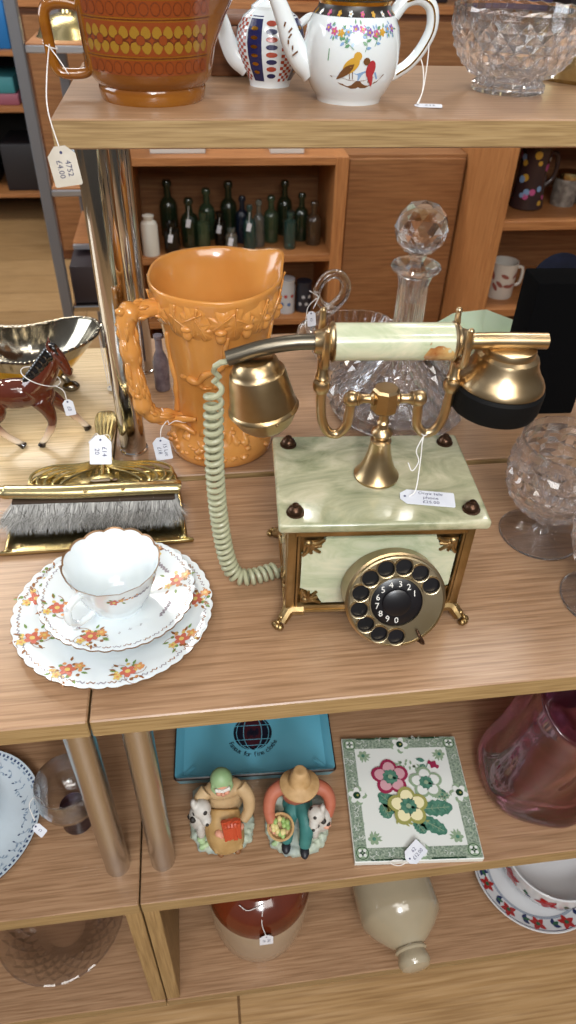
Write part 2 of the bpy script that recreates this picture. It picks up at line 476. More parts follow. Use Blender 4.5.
def shelf_unit(x0, x1, label, riser, xs):
    t = thing('display_shelf_unit', label, 'shelf unit', (0, 0, 0))
    board(t, 'shelf_board', x0, x1, .335, .645, ZM, .022)
    board(t, 'shelf_board', x0, x1, .335, .80, ZL, .026)
    board(t, 'shelf_board', x0, x1, .335, .80, ZF, .025)
    for (lx, ly) in xs:
        bm = new(); lathe(bm, [(0, ZL), (.0145, ZL), (.0145, ZM-.0225), (0, ZM-.0225)], 40)
        link('leg', bm, STEEL, t, loc=(lx, ly, 0))
    return t

t = shelf_unit(SX+.001, .95, 'front oak-effect display shelf unit carrying the onyx telephone, blue dish and tile', False, [(-.0795, .383), (.93, .383)])
for (a, b) in ((SX+.001, SX+.020), (.931, .95)):
    bm = new(); box(bm, ((a+b)/2, .567, (ZF+ZL-.026)/2), (b-a, .460, ZL-.026-ZF), bev=.001, segs=1); link('side_panel', bm, M_PANEL, t, smooth=False)
bm = new(); box(bm, (.422, .79, .2135), (1.02, .012, .337)); link('back_panel', bm, M_PINEB, t, smooth=False)
bm = new(); box(bm, (.422, .80, .583), (1.04, .012, .34)); link('back_panel', bm, M_PANEL, t, smooth=False)
t = shelf_unit(-.95, SX-.001, 'front oak-effect shelf unit at the left, holding the tea cup and the blue rimmed plate', False, [(-.133, .383), (-.93, .383)])
bm = new(); box(bm, (SX-.0105, .567, (ZF+ZL-.026)/2), (.019, .460, ZL-.026-ZF), bev=.001, segs=1); link('side_panel', bm, M_PANEL, t, smooth=False)
bm = new(); box(bm, (-.94, .567, (ZF+ZL-.026)/2), (.019, .460, ZL-.026-ZF), bev=.001, segs=1); link('side_panel', bm, M_PANEL, t, smooth=False)
bm = new(); box(bm, (-.53, .79, .2135), (.80, .012, .337)); link('back_panel', bm, M_PANEL, t, smooth=False)
bm = new(); box(bm, (-.53, .80, .583), (.84, .012, .34)); link('back_panel', bm, M_PANEL, t, smooth=False)

t = thing('display_shelf_unit', 'rear oak-effect display shelf unit with raised top shelf on chrome posts', 'shelf unit', (0, 0, 0))
board(t, 'shelf_board', SX+.001, .95, .648, .995, ZB, .022)
board(t, 'riser_shelf', SX+.001, .95, .648, .925, ZT, .0225)
for (lx, ly) in ((-.083, .706), (-.077, .900), (.93, .69), (.93, .90)):
    bm = new(); lathe(bm, [(0, ZB), (.0165, ZB), (.0165, ZB+.003), (.015, ZB+.004), (.015, ZT-.0225), (0, ZT-.0225)], 48)
    link('post', bm, CHROME, t, loc=(lx, ly, 0))
bm = new(); box(bm, (.42, .985, .38), (1.04, .012, .76)); link('back_panel', bm, M_PANEL, t, smooth=False)
t = thing('display_shelf_unit', 'pale rear shelf unit at the left, carrying the foal and the silver sauce boat', 'shelf unit', (0, 0, 0))
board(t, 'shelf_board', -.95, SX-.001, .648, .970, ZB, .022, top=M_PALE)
bm = new(); box(bm, (-.53, .96, .38), (.84, .012, .76)); link('back_panel', bm, M_PANEL, t, smooth=False)

# ------------------------------------------------------------------ the onyx telephone
def telephone():
    T = thing('rotary_telephone', 'green onyx and brass rotary telephone with paw feet and coiled cord, on the front shelf', 'telephone', (.148, .474, ZM), radians(-3.9))
    # body: brass frame with onyx panels on four sides
    bm = new(); box(bm, (0, 0, .063), (.140, .098, .094), 0, bev=.001); link('case', bm, BRASSD, T)
    W2, D2, z0, z1 = .0795, .0560, .014, .1125
    bm = new()
    for sx in (-1, 1):
        for sy in (-1, 1):
            box(bm, (sx*(W2-.004), sy*(D2-.004), (z0+z1)/2), (.008, .008, z1-z0), 0, bev=.0012)
            box(bm, (sx*(W2-.0095), sy*(D2-.0015), (z0+z1)/2), (.0022, .004, z1-z0-.01), 0, bev=.0005)
            box(bm, (sx*(W2-.0015), sy*(D2-.0095), (z0+z1)/2), (.004, .0022, z1-z0-.01), 0, bev=.0005)
    for sy in (-1, 1):
        for z in (z0+.0035, z1-.0035): box(bm, (0, sy*(D2-.003), z), (2*W2-.01, .006, .007), 0, bev=.001)
    for sx in (-1, 1):
        for z in (z0+.0035, z1-.0035): box(bm, (sx*(W2-.003), 0, z), (.006, 2*D2-.01, .007), 0, bev=.001)
    box(bm, (0, 0, z1+.001), (2*W2+.004, 2*D2+.004, .002), 0, bev=.0006)
    box(bm, (0, 0, z0), (2*W2+.003, 2*D2+.003, .003), 0, bev=.001)
    link('case_frame', bm, BRASSD, T)
    # notched onyx panels
    def notched(w, h, n=.020):
        P = []
        for (sx, sy) in ((1, -1), (1, 1), (-1, 1), (-1, -1)):
            c = [(w-n, -h), (w-n*.75, -h+n*.55), (w-n*.35, -h+n*.5), (w-n*.30, -h+n*.85), (w, -h+n)]
            if sx < 0: c = [(-x, y) for x, y in c]
            if sy > 0: c = [(x, -y) for x, y in c]
            if sx*sy > 0: c = c[::-1]
            P += c
        return P
    z = (z0+z1)/2
    for k, (dx, dy, rz, w) in enumerate(((0, -D2+.004, 0, .067), (0, D2-.004, pi, .067), (-W2+.004, 0, -pi/2, .043), (W2-.004, 0, pi/2, .043))):
        M = Matrix.Translation((dx, dy, z)) @ Matrix.Rotation(rz, 4, 'Z') @ Matrix.Rotation(pi/2, 4, 'X')
        bm = new(); prism(bm, notched(w, .0395), -.002, .0032, 0, M)
        link('onyx_panel', bm, ONYXP, T, smooth=False)
        # pierced corner ornaments
        for sx in (-1, 1):
            for sy in (-1, 1):
                bm = new(); cx, cy = sx*(w-.0050), sy*.0345
                for q in range(5):
                    a = atan2(-sy, -sx)+(q-2)*.42; R1 = .0115 if q % 2 else .0145
                    P = [(cx, cy, .0026), (cx+R1*.5*cos(a), cy+R1*.5*sin(a), .0042), (cx+R1*cos(a+.12*(q-2)), cy+R1*sin(a+.12*(q-2)), .0034)]
                    tube(bm, [M @ Vector(p) for p in spline(P, 4)], lambda t: .0022*(1-t*.3), 6)
                ell(bm, (cx, cy, .0036), (.0040, .0040, .0026), M=M, seg=10, rings=6)
                prism(bm, [(cx+sx*.004, cy+sy*.004), (cx-sx*.013, cy+sy*.004), (cx-sx*.007, cy-sy*.006), (cx+sx*.004, cy-sy*.013)][::1], .0030, .0036, 0, M)
                link('corner_ornament', bm, BRASSD, T)
    # feet
    for sx in (-1, 1):
        for sy in (-1, 1):
            bm = new(); x, y = sx*(W2-.003), sy*(D2-.003)
            tube(bm, spline([(x-sx*.014, y, .0150), (x-sx*.002, y, .0140), (x+sx*.003, y+sy*.004, .0095), (x+sx*.0065, y+sy*.0075, .0052)], 5), lambda t: .0072-.0022*t, 10)
            tube(bm, spline([(x, y-sy*.012, .016), (x+sx*.002, y, .013)], 4), .004, 8)
            for q in (-1, 0, 1):
                a = atan2(sy, sx)+q*.55
                ell(bm, (x+sx*.0070+.0055*cos(a), y+sy*.0075+.0055*sin(a), .0034), (.0036, .0036, .0034), seg=10, rings=6)
            for q in range(4): ell(bm, (x+sx*(.001+.003*q), y+sy*(.001+.003*q), .016-.0028*q), .0026, seg=8, rings=6)
            link('foot', bm, BRASSD, T)
    # onyx top slab and four finials
    bm = new(); box(bm, (0, 0, .1210), (.176, .128, .0100), 0, bev=.0036, segs=4); link('top_slab', bm, ONYX, T)
    for sx in (-1, 1):
        for sy in (-1, 1):
            bm = new(); lathe(bm, [(.0076, .1262), (.0076, .1272), (.0052, .1280), (.0064, .1288), (.0062, .1305), (.0048, .1325), (.0026, .1338), (.0028, .1352), (0, .1366)], 20)
            link('finial', bm, DBRASS, T, loc=(sx*.0735, sy*.0485, 0))
    # bell shaped pedestal
    bm = new()
    P = [(0, .1262), (.0195, .1262), (.0197, .1285), (.0180, .1305), (.0150, .136), (.0120, .144), (.0098, .153), (.0086, .162), (.0090, .164), (.0072, .1655), (.0050, .1665),
         (.0078, .1685), (.0092, .1715), (.0080, .1745), (.0048, .177), (.0042, .180), (.0055, .182), (.0040, .184), (.0038, .194), (0, .194)]
    lathe(bm, P, 40); link('pedestal', bm, BRASS, T, loc=(.001, 0, 0))
    # hexagonal block and arms
    bm = new(); lathe(bm, [(0, .193), (.0095, .193), (.0112, .195), (.0112, .2125), (.0095, .2145), (0, .2145)], 8); link('cross_block', bm, BRASS, T, angle=20)
    for s in (-1, 1):
        bm = new()
        M = Matrix.Translation((0, 0, .2045)) @ Matrix.Rotation(s*pi/2, 4, 'Y')
        lathe(bm, [(0, .008), (.0055, .008), (.0065, .0105), (.0040, .0125), (.0038, .018), (.0050, .021), (.0062, .0222), (.0050, .0235), (0, .0235)], 20, M=M)
        ell(bm, (s*.0275, 0, .2045), .0068)
        tube(bm, spline([(s*.0275, 0, .204), (s*.0285, 0, .188), (s*.0300, 0, .178), (s*.037, 0, .1705), (s*.0455, 0, .1740), (s*.0505, 0, .186), (s*.0520, 0, .20), (s*.0525, 0, .214)], 6), .0040, 14)
        M = Matrix.Translation((s*.0525, 0, 0))
        lathe(bm, [(0, .211), (.0048, .211), (.0064, .2135), (.0072, .217), (.0064, .2205), (.0044, .222), (.0058, .2245), (.0046, .227), (.0040, .2405), (0, .2405)], 20, M=M)
        link('cradle_arm', bm, BRASS, T)
        bm = new()
        for sy in (-1, 1):
            tube(bm, spline([(s*.0525, 0, .2385), (s*.0525, sy*.008, .2390), (s*.0528, sy*.0155, .244), (s*.0528, sy*.0175, .256), (s*.0525, sy*.0172, .264), (s*.0525, sy*.0180, .2710)], 6), lambda t: .0040-.0018*t, 10)
            ell(bm, (s*.0525, sy*.0180, .2715), .0026, seg=10, rings=8)
        link('cradle_fork', bm, BRASS, T)
    # dial: a wedge drum tilted up towards the user
    tilt = radians(-23)
    M = Matrix.Translation((.0120, -.0820, .0560)) @ Matrix.Rotation(pi/2+tilt, 4, 'X') @ Matrix.Scale(1.05, 4)       # +Z = out of the dial
    bm = new(); lathe(bm, [(0, -.030), (.0385, -.030), (.0405, -.026), (.0405, .0), (.0415, .0015), (.0415, .0035), (.0398, .0045), (.0385, .0035), (0, .0035)], 64, M=M)
    D = link('dial', bm, BRASS, T)
    bm = new()
    # finger wheel: ring disc with ten holes
    holes = [radians(27+27.2*i) for i in range(10)]
    seg = 160
    t = bmesh.new()
    import mathutils
    me_pts = []
    N = 96
    outer = [Vector((.0392*cos(2*pi*i/N), .0392*sin(2*pi*i/N))) for i in range(N)]
    inner = [Vector((.0212*cos(2*pi*i/N), .0212*sin(2*pi*i/N))) for i in range(N)]
    loops = [outer, inner]+[[Vector((.0308*cos(a)+.0070*cos(2*pi*i/24), .0308*sin(a)+.0070*sin(2*pi*i/24))) for i in range(24)] for a in holes]
    es = []; V2 = []
    for L_ in loops:
        b0 = len(V2); V2 += L_; es += [(b0+i, b0+(i+1) % len(L_)) for i in range(len(L_))]
    vo, eo, fo, *_ = mathutils.geometry.delaunay_2d_cdt(V2, es, [], 0, 1e-7)
    for zt in (.0052, .0072):
        vs = [bm.verts.new(M @ Vector((v.x, v.y, zt))) for v in vo]
        for f in fo:
            c = sum((vo[i] for i in f), Vector((0, 0)))/len(f)
            if not (.0212 < c.length < .0392): continue
            if any((c-Vector((.0308*cos(a), .0308*sin(a)))).length < .0069 for a in holes): continue
            bm.faces.new([vs[i] for i in f])
    for L_ in loops:
        a = [bm.verts.new(M @ Vector((v.x, v.y, .0052))) for v in L_]; b = [bm.verts.new(M @ Vector((v.x, v.y, .0072))) for v in L_]
        for i in range(len(L_)):
            j = (i+1) % len(L_); bm.faces.new([a[i], a[j], b[j], b[i]])
    for a in holes:                                    # raised lips round the holes
        Mh = M @ Matrix.Translation((.0308*cos(a), .0308*sin(a), 0))
        lathe(bm, [(.0070, .0068), (.0070, .0082), (.0078, .0084), (.0082, .0072), (.0070, .0068)], 28, M=Mh)
    lathe(bm, [(.0212, .0068), (.0212, .0080), (.0224, .0080), (.0228, .0072)], 64, M=M)
    lathe(bm, [(.0380, .0068), (.0384, .0082), (.0396, .0076), (.0398, .005)], 72, M=M)
    link('finger_wheel', bm, mat('satin_bronze_wheel', '#b5a68a', .34, 1, c2='#a39272', scale=20), D, angle=30)
    bm = new(); lathe(bm, [(0, .0040), (.0384, .0040), (.0384, .0036)], 64, M=M)
    lathe(bm, [(.0212, .004), (.0212, .0062), (.0200, .0068), (.0120, .0072), (.0115, .0090), (.0095, .0098), (0, .0100)], 48, M=M)
    S = lambda u, v, off: M @ Vector((u, v, .0070+off))
    for i, ch in enumerate('1234567890'):
        a = radians(27+25*i) if i < 1 else holes[i]
        text(bm, ch, .0076, S, 1, .0006, .0160*cos(a), .0160*sin(a), radians(4))
    link('number_plate', bm, [BLACK, WHITEP], D, angle=30)
    bm = new()
    a = radians(-57)
    tube(bm, [M @ Vector(p) for p in spline([(.0425*cos(a-.06), .0425*sin(a-.06), .0), (.0425*cos(a), .0425*sin(a), .0095), (.035*cos(a+.02), .035*sin(a+.02), .0105), (.030*cos(a+.05), .030*sin(a+.05), .0085)], 5)], lambda t: .0027-.0012*t, 8, flat=.7)
    link('finger_stop', bm, DBRASS, D)
    # coiled cord
    path = spline([(-.1375, .002, .216), (-.1395, .002, .17), (-.1400, .003, .12), (-.1380, .004, .07), (-.1325, -.002, .03), (-.1240, -.006, .0115), (-.1100, -.006, .0088), (-.0970, -.002, .0088), (-.084, .002, .0095)], 12)
    # resample evenly
    d = [0]
    for a, b in zip(path, path[1:]): d.append(d[-1]+(b-a).length)
    Lt = d[-1]
    def at(s):
        for i in range(len(d)-1):
            if d[i] <= s <= d[i+1]: return path[i].lerp(path[i+1], (s-d[i])/(d[i+1]-d[i] or 1))
        return path[-1]
    pts = [Vector((-.126, 0, .2385)), Vector((-.1315, -.002, .2385)), Vector((-.1355, -.001, .235)), Vector((-.137, .004, .228)), Vector((-.133, .006, .222))]
    s = 0; ph = 0; u = Vector((0, 1, 0)); K = 14
    while s < Lt:
        p = at(s); tn = (at(min(Lt, s+.001))-at(max(0, s-.001))).normalized()
        u = (u-tn*u.dot(tn)).normalized(); v = tn.cross(u)
        pts.append(p+(u*cos(ph)+v*sin(ph))*.0064)
        pitch = .0086-.0026*min(1, s/(Lt*.75)) if s > .012 else .013
        s += pitch/K; ph += 2*pi/K
    pts += [Vector((-.080, 0, .012)), Vector((-.074, 0, .02))]
    bm = new(); tube(bm, pts, .0024, 8); link('coiled_cord', bm, GREENWIRE, T)
    # price tag lying on the slab
    price_tag(T, (.0395, -.0335, .1270), (1, -.16, 0), (.16, 1, 0), .046, .019, ['Onyx tele', 'phone', '£25.00'], [
        [(.0360, -.004, .171), (.0345, -.008, .165), (.0350, -.010, .150), (.0300, -.028, .132), (.0245, -.031, .1275)],
        [(.0360, -.004, .171), (.0300, -.010, .160), (.0330, -.012, .150), (.0265, -.020, .146), (.0235, -.014, .150)],
        [(.0320, 0, .172), (.036, -.006, .172), (.041, 0, .172)]], size=.0052)
telephone()

def handset():
    T = thing('telephone_handset', 'onyx and brass telephone handset lying across the brass cradle forks', 'handset', (.148, .474, ZM), radians(-3.9))
    zc = .2545
    M = Matrix.Translation((0, 0, zc)) @ Matrix.Rotation(pi/2, 4, 'Y') 
    bm = new(); lathe(bm, [(0, -.0465), (.0132, -.0465), (.0142, -.0455), (.0142, .0465), (.0132, .0475), (0, .0475)], 48, M=M)
    g = link('grip', bm, ONYXP, T)
    bm = new()
    S = lambda u, v, off: Vector((u, -(.0142+off)*cos(v/.0142), zc+(.0142+off)*sin(v/.0142)))
    rnd = random.Random(3)
    P = [(.0330+(.0090+.003*rnd.random())*cos(a)*(1.25 if cos(a) > 0 else 1), -.0065+(.0085+.003*rnd.random())*sin(a)) for a in [2*pi*i/22 for i in range(22)]]
    patch(bm, S, P, 0, .00012, 0, 3)
    patch(bm, S, [(.0255, .016), (.0272, .015), (.0265, .006), (.0275, -.003), (.0262, -.005), (.0252, .004)], 0, .00016)
    link('onyx_vein', bm, ONYXB, g, label='amber brown vein in the onyx')
    for s in (-1, 1):
        bm = new(); Ms = Matrix.Translation((0, 0, zc)) @ Matrix.Rotation(s*pi/2, 4, 'Y')
        lathe(bm, [(0, .0450), (.0145, .0450), (.0153, .0465), (.0140, .048), (.0115, .0490), (.0122, .0505), (.0100, .053), (.0085, .060), (0, .060)], 32, M=Ms)
        link('end_collar', bm, BRASS, T)
    bm = new(); tube(bm, spline([(-.052, 0, zc), (-.075, 0, zc-.0005), (-.100, 0, zc-.005), (-.126, 0, zc-.0135)], 8), .0060, 20)
    link('handset_arm', bm, mat('pewter_arm', '#6e675a', .3, .85), T, label='dark pewter coloured handset arm')
    bm = new(); tube(bm, spline([(.052, 0, zc), (.080, 0, zc+.0005), (.120, 0, zc)], 5), .0064, 20); link('handset_arm', bm, BRASS, T)
    # ear cup
    M = Matrix.Translation((-.1050, 0, .2395)) @ Matrix.Rotation(radians(-9), 4, 'Y')
    P = [(0, .001), (.0140, .001), (.0172, -.0015), (.0192, -.0062), (.0200, -.0085), (.0218, -.0098), (.0230, -.0150), (.0244, -.0240), (.0262, -.0350), (.0268, -.0400),
         (.0284, -.0415), (.0288, -.0432), (.0280, -.0446), (.0262, -.0475), (.0225, -.0550), (.0170, -.0605), (.0080, -.0625), (0, -.0625)]
    bm = new(); lathe(bm, P[::-1], 56, M=M); c = link('ear_cup', bm, BRASS, T)
    bm = new()
    for a in (-70, 170): ell(bm, (.0282*cos(radians(a)), .0282*sin(radians(a)), -.0445), .0016, M=M, seg=8, rings=6)
    link('screw', bm, BRASS, c)
    # mouthpiece
    M = Matrix.Translation((.0940, .004, .2520)) @ Matrix.Rotation(radians(2), 4, 'Y')
    P = [(0, -.0020), (.0150, -.0020), (.0205, -.0030), (.0212, -.0045), (.0212, -.0085), (.0245, -.0105), (.0255, -.0130), (.0262, -.0175), (.0300, -.0245), (.0335, -.0290), (.0352, -.0325), (.0355, -.0345), (.0345, -.0360), (0, -.0360)]
    bm = new(); lathe(bm, P[::-1], 64, M=M); c = link('mouth_cup', bm, BRASS, T)
    bm = new(); lathe(bm, [(0, -.0605), (.0300, -.0605), (.0345, -.0585), (.0365, -.0530), (.0370, -.0380), (.035, -.0355), (0, -.0365)], 56, M=M)
    link('mouthpiece', bm, mat('matte_black_rubber', '#050506', .7, spec=.2), c)
handset()

# ------------------------------------------------------------------ tea cup, saucer, plate
FL_R, FL_O, FL_Y, FL_G, FL_B, FL_GR = [mat(n, c, .25) for n, c in (('rose_enamel', '#bf6450'), ('orange_enamel', '#cf9058'), ('yellow_enamel', '#d2b668'),
                                      ('leaf_green_enamel', '#6f8a4a'), ('brown_enamel', '#8a5a34'), ('grey_lilac_enamel', '#8b838c'))]
CH = [CHINA, GILT, FL_R, FL_O, FL_Y, FL_G, FL_B, FL_GR]
def plate_flowers(bm, S, items, sc=1, rnd=None):
    for (u, v) in items:
        for q in range(16):
            a = rnd.random()*2*pi; d = .009*sc*sqrt(rnd.random())*1.3
            patch(bm, S, circ(u+d*cos(a), v+d*sin(a)*.8, .0016*sc, 7), (3, 6, 4, 5)[q % 4], .00025)
        flower(bm, S, u, v, .0062*sc, 2, 4, 5, a0=rnd.random()*6)
        flower(bm, S, u+.008*sc, v+.004*sc, .0042*sc, 3, 4, 5, off=.0007)
        flower(bm, S, u-.007*sc, v-.005*sc, .0034*sc, 4, 3, 5, off=.0007)
        for q in range(7):
            a = rnd.random()*2*pi; d = (.008+.004*rnd.random())*sc
            patch(bm, S, leafp(u+d*cos(a), v+d*sin(a), a, .0055*sc, .0022*sc, 4), 5 if q % 2 else 6, .0003)
        for q in range(3):
            a = rnd.random()*2*pi; x, y = u, v; P = []
            for k in range(9): P.append((x, y)); a += .3; x += .0022*sc*cos(a); y += .0022*sc*sin(a)
            strip(bm, S, P, .0005, 6, .00045)
def scallop(n, ar, az, r0):
    def f(t, r, z):
        k = max(0, (r-r0*.80)/(r0*.20)); w = abs(sin(t*n/2))**.7-.5
        return r+ar*w*k*k, z+az*w*k*k
    return f
def dish(name, label, cat, loc, R, h, foot, nsc, group=None, seed=1, rnd_flowers=(), ar=.0022, az=.0006):
    prof = [(0, .0015), (foot*.9, .0015), (foot*.95, 0), (foot, 0), (foot*1.03, .002), (R*.80, h*.62), (R*.97, h-.0008), (R, h-.0002), (R-.0004, h+.0010), (R*.96, h+.0006), (R*.80, h*.66+.002), (foot*1.05, .0048), (foot*.9, .0038), (0, .0038)]
    fr = scallop(nsc, ar, az, R)
    bm = new(); lathe(bm, prof, 192, fr=fr, mifn=lambda k: 1 if k in (6, 7) else 0)
    pr = [(foot*.9, .0038), (foot*1.05, .0048), (R*.80, h*.66+.002), (R*.96, h+.0006)]
    def top(r):
        for (r0, z0), (r1, z1) in zip(pr, pr[1:]):
            if r <= r1: return z0+(z1-z0)*max(0, (r-r0))/(r1-r0)
        return pr[-1][1]
    def S(u, v, off):
        r = math.hypot(u, v); t = atan2(v, u)
        rr, zz = fr(t, r, top(r)); return Vector((u*rr/max(r, 1e-6), v*rr/max(r, 1e-6), zz+off))
    rnd = random.Random(seed)
    return bm, S, rnd, prof

PC = (-.0905, .4455)
bm, S, rnd, _ = dish('tea_plate', '', '', None, .0895, .0135, .050, 40)
plate_flowers(bm, S, [(.074*cos(radians(a)), .074*sin(radians(a))) for a in (-158, -118, -78, -35, 3, 140, 165, 60, 100)], 1.15, rnd)
for q0 in range(0, 60):
    a = 2*pi*q0/60; strip(bm, S, [((.0835+.0012*sin(k*2.1))*cos(a+k*.017), (.0835+.0012*sin(k*2.1))*sin(a+k*.017)) for k in range(6)], .0010, 6 if q0 % 2 else 7, .0003)
o = link('tea_plate', bm, CH, loc=(*PC, ZM)); tag(o, 'largest white scalloped floral plate, lying flat under the saucer and tea cup', 'plate')
SCN = (-.0865, .4550)
bm, S, rnd, _ = dish('saucer', '', '', None, .0700, .0120, .026, 36, seed=4)
plate_flowers(bm, S, [(.054*cos(radians(a)), .054*sin(radians(a))) for a in (-165, -112, 10, 62, 130)], 1.1, rnd)
for (a0, a1) in ((-150, -128), (-40, -18), (25, 45)):
    strip(bm, S, [((.050+.0015*sin(k*1.9))*cos(radians(a0+(a1-a0)*k/16)), (.050+.0015*sin(k*1.9))*sin(radians(a0+(a1-a0)*k/16))) for k in range(17)], .0022, 7)
for i in range(3):
    text(bm, 'lll'[:2+i % 2], .004, S, 7, .0005, .004+.009*i, -.048+.004*i, -.4)
for q0 in range(0, 48):
    a = 2*pi*q0/48; strip(bm, S, [((.0655+.0010*sin(k*2.1))*cos(a+k*.021), (.0655+.0010*sin(k*2.1))*sin(a+k*.021)) for k in range(6)], .0008, 6 if q0 % 2 else 7, .0003)
o = link('saucer', bm, CH, loc=(*SCN, ZM+.0128)); tag(o, 'white floral china saucer with gilt rim between the cup and the large plate', 'saucer')
def teacup():
    T = thing('tea_cup', 'white china tea cup with scalloped gilt rim and rose sprays, on its saucer', 'cup', (SCN[0]+.001, SCN[1]-.008, ZM+.0168), radians(0))
    outer = [(0, .0015), (.0200, .0015), (.0210, 0), (.0222, 0), (.0226, .002), (.0250, .008), (.0318, .020), (.0352, .032), (.0378, .043), (.0415, .0535), (.0420, .0545)]
    inner = [(.0405, .0535), (.0365, .043), (.0340, .032), (.0305, .021), (.0235, .009), (.0180, .0045), (0, .0038)]
    def fr(t, r, z):
        k = max(0, (z-.012)/.042); w = abs(sin(t*7))**.7-.5
        return r*(1+.022*w*k*k), z+.0022*w*k**3*(1 if z > .04 else .2)
    bm = new(); prof = outer+inner; lathe(bm, prof, 168, fr=fr, mifn=lambda k: 1 if k in (9, 10) else 0)
    S = onlathe(outer, fr=fr); rnd = random.Random(9)
    R0 = .037
    S2 = lambda u, v, off: S(u/R0, v, off)
    for (u, v) in ((.003, .041), (.047, .040), (-.045, .041), (.09, .04)):
        flower(bm, S2, u, v, .0042, 2, 4, 5, .0004); flower(bm, S2, u+.006, v+.0015, .0028, 3, 4, 5, .0004)
        for q in range(6):
            a = rnd.random()*6.28; patch(bm, S2, leafp(u+.005*cos(a)+.003, v+.003*sin(a), a, .0045, .0018, 4), 5 if q % 2 else 6, .00025)
        for q in range(5): patch(bm, S2, circ(u+.011+q*.0022, v+.001*sin(q*2), .0011, 6), 6 if q % 2 else 3, .0003)
    strip(bm, S2, [(.020+.0011*k, .040+.0012*sin(k*1.7)) for k in range(16)], .0018, 7, .0003)
    o = link('body', bm, CH, T)
    a = radians(-128); d = Vector((cos(a), sin(a), 0)); z = Vector((0, 0, 1))
    bm = new()
    P = [d*.0345+z*.043, d*.043+z*.0470, d*.0540+z*.043, d*.0560+z*.031, d*.049+z*.020, d*.038+z*.0165, d*.0290+z*.0165]
    tube(bm, spline(P, 6), lambda t: .0024+.0010*abs(sin(t*pi*3)), 10)
    tube(bm, spline([d*.0515+z*.042, d*.057+z*.045, d*.055+z*.049], 4), lambda t: .0024*(1-.6*t), 8)
    tube(bm, spline([d*.047+z*.022, d*.053+z*.018, d*.050+z*.014], 4), lambda t: .0022*(1-.6*t), 8)
    link('handle', bm, [CHINA], T)
teacup()

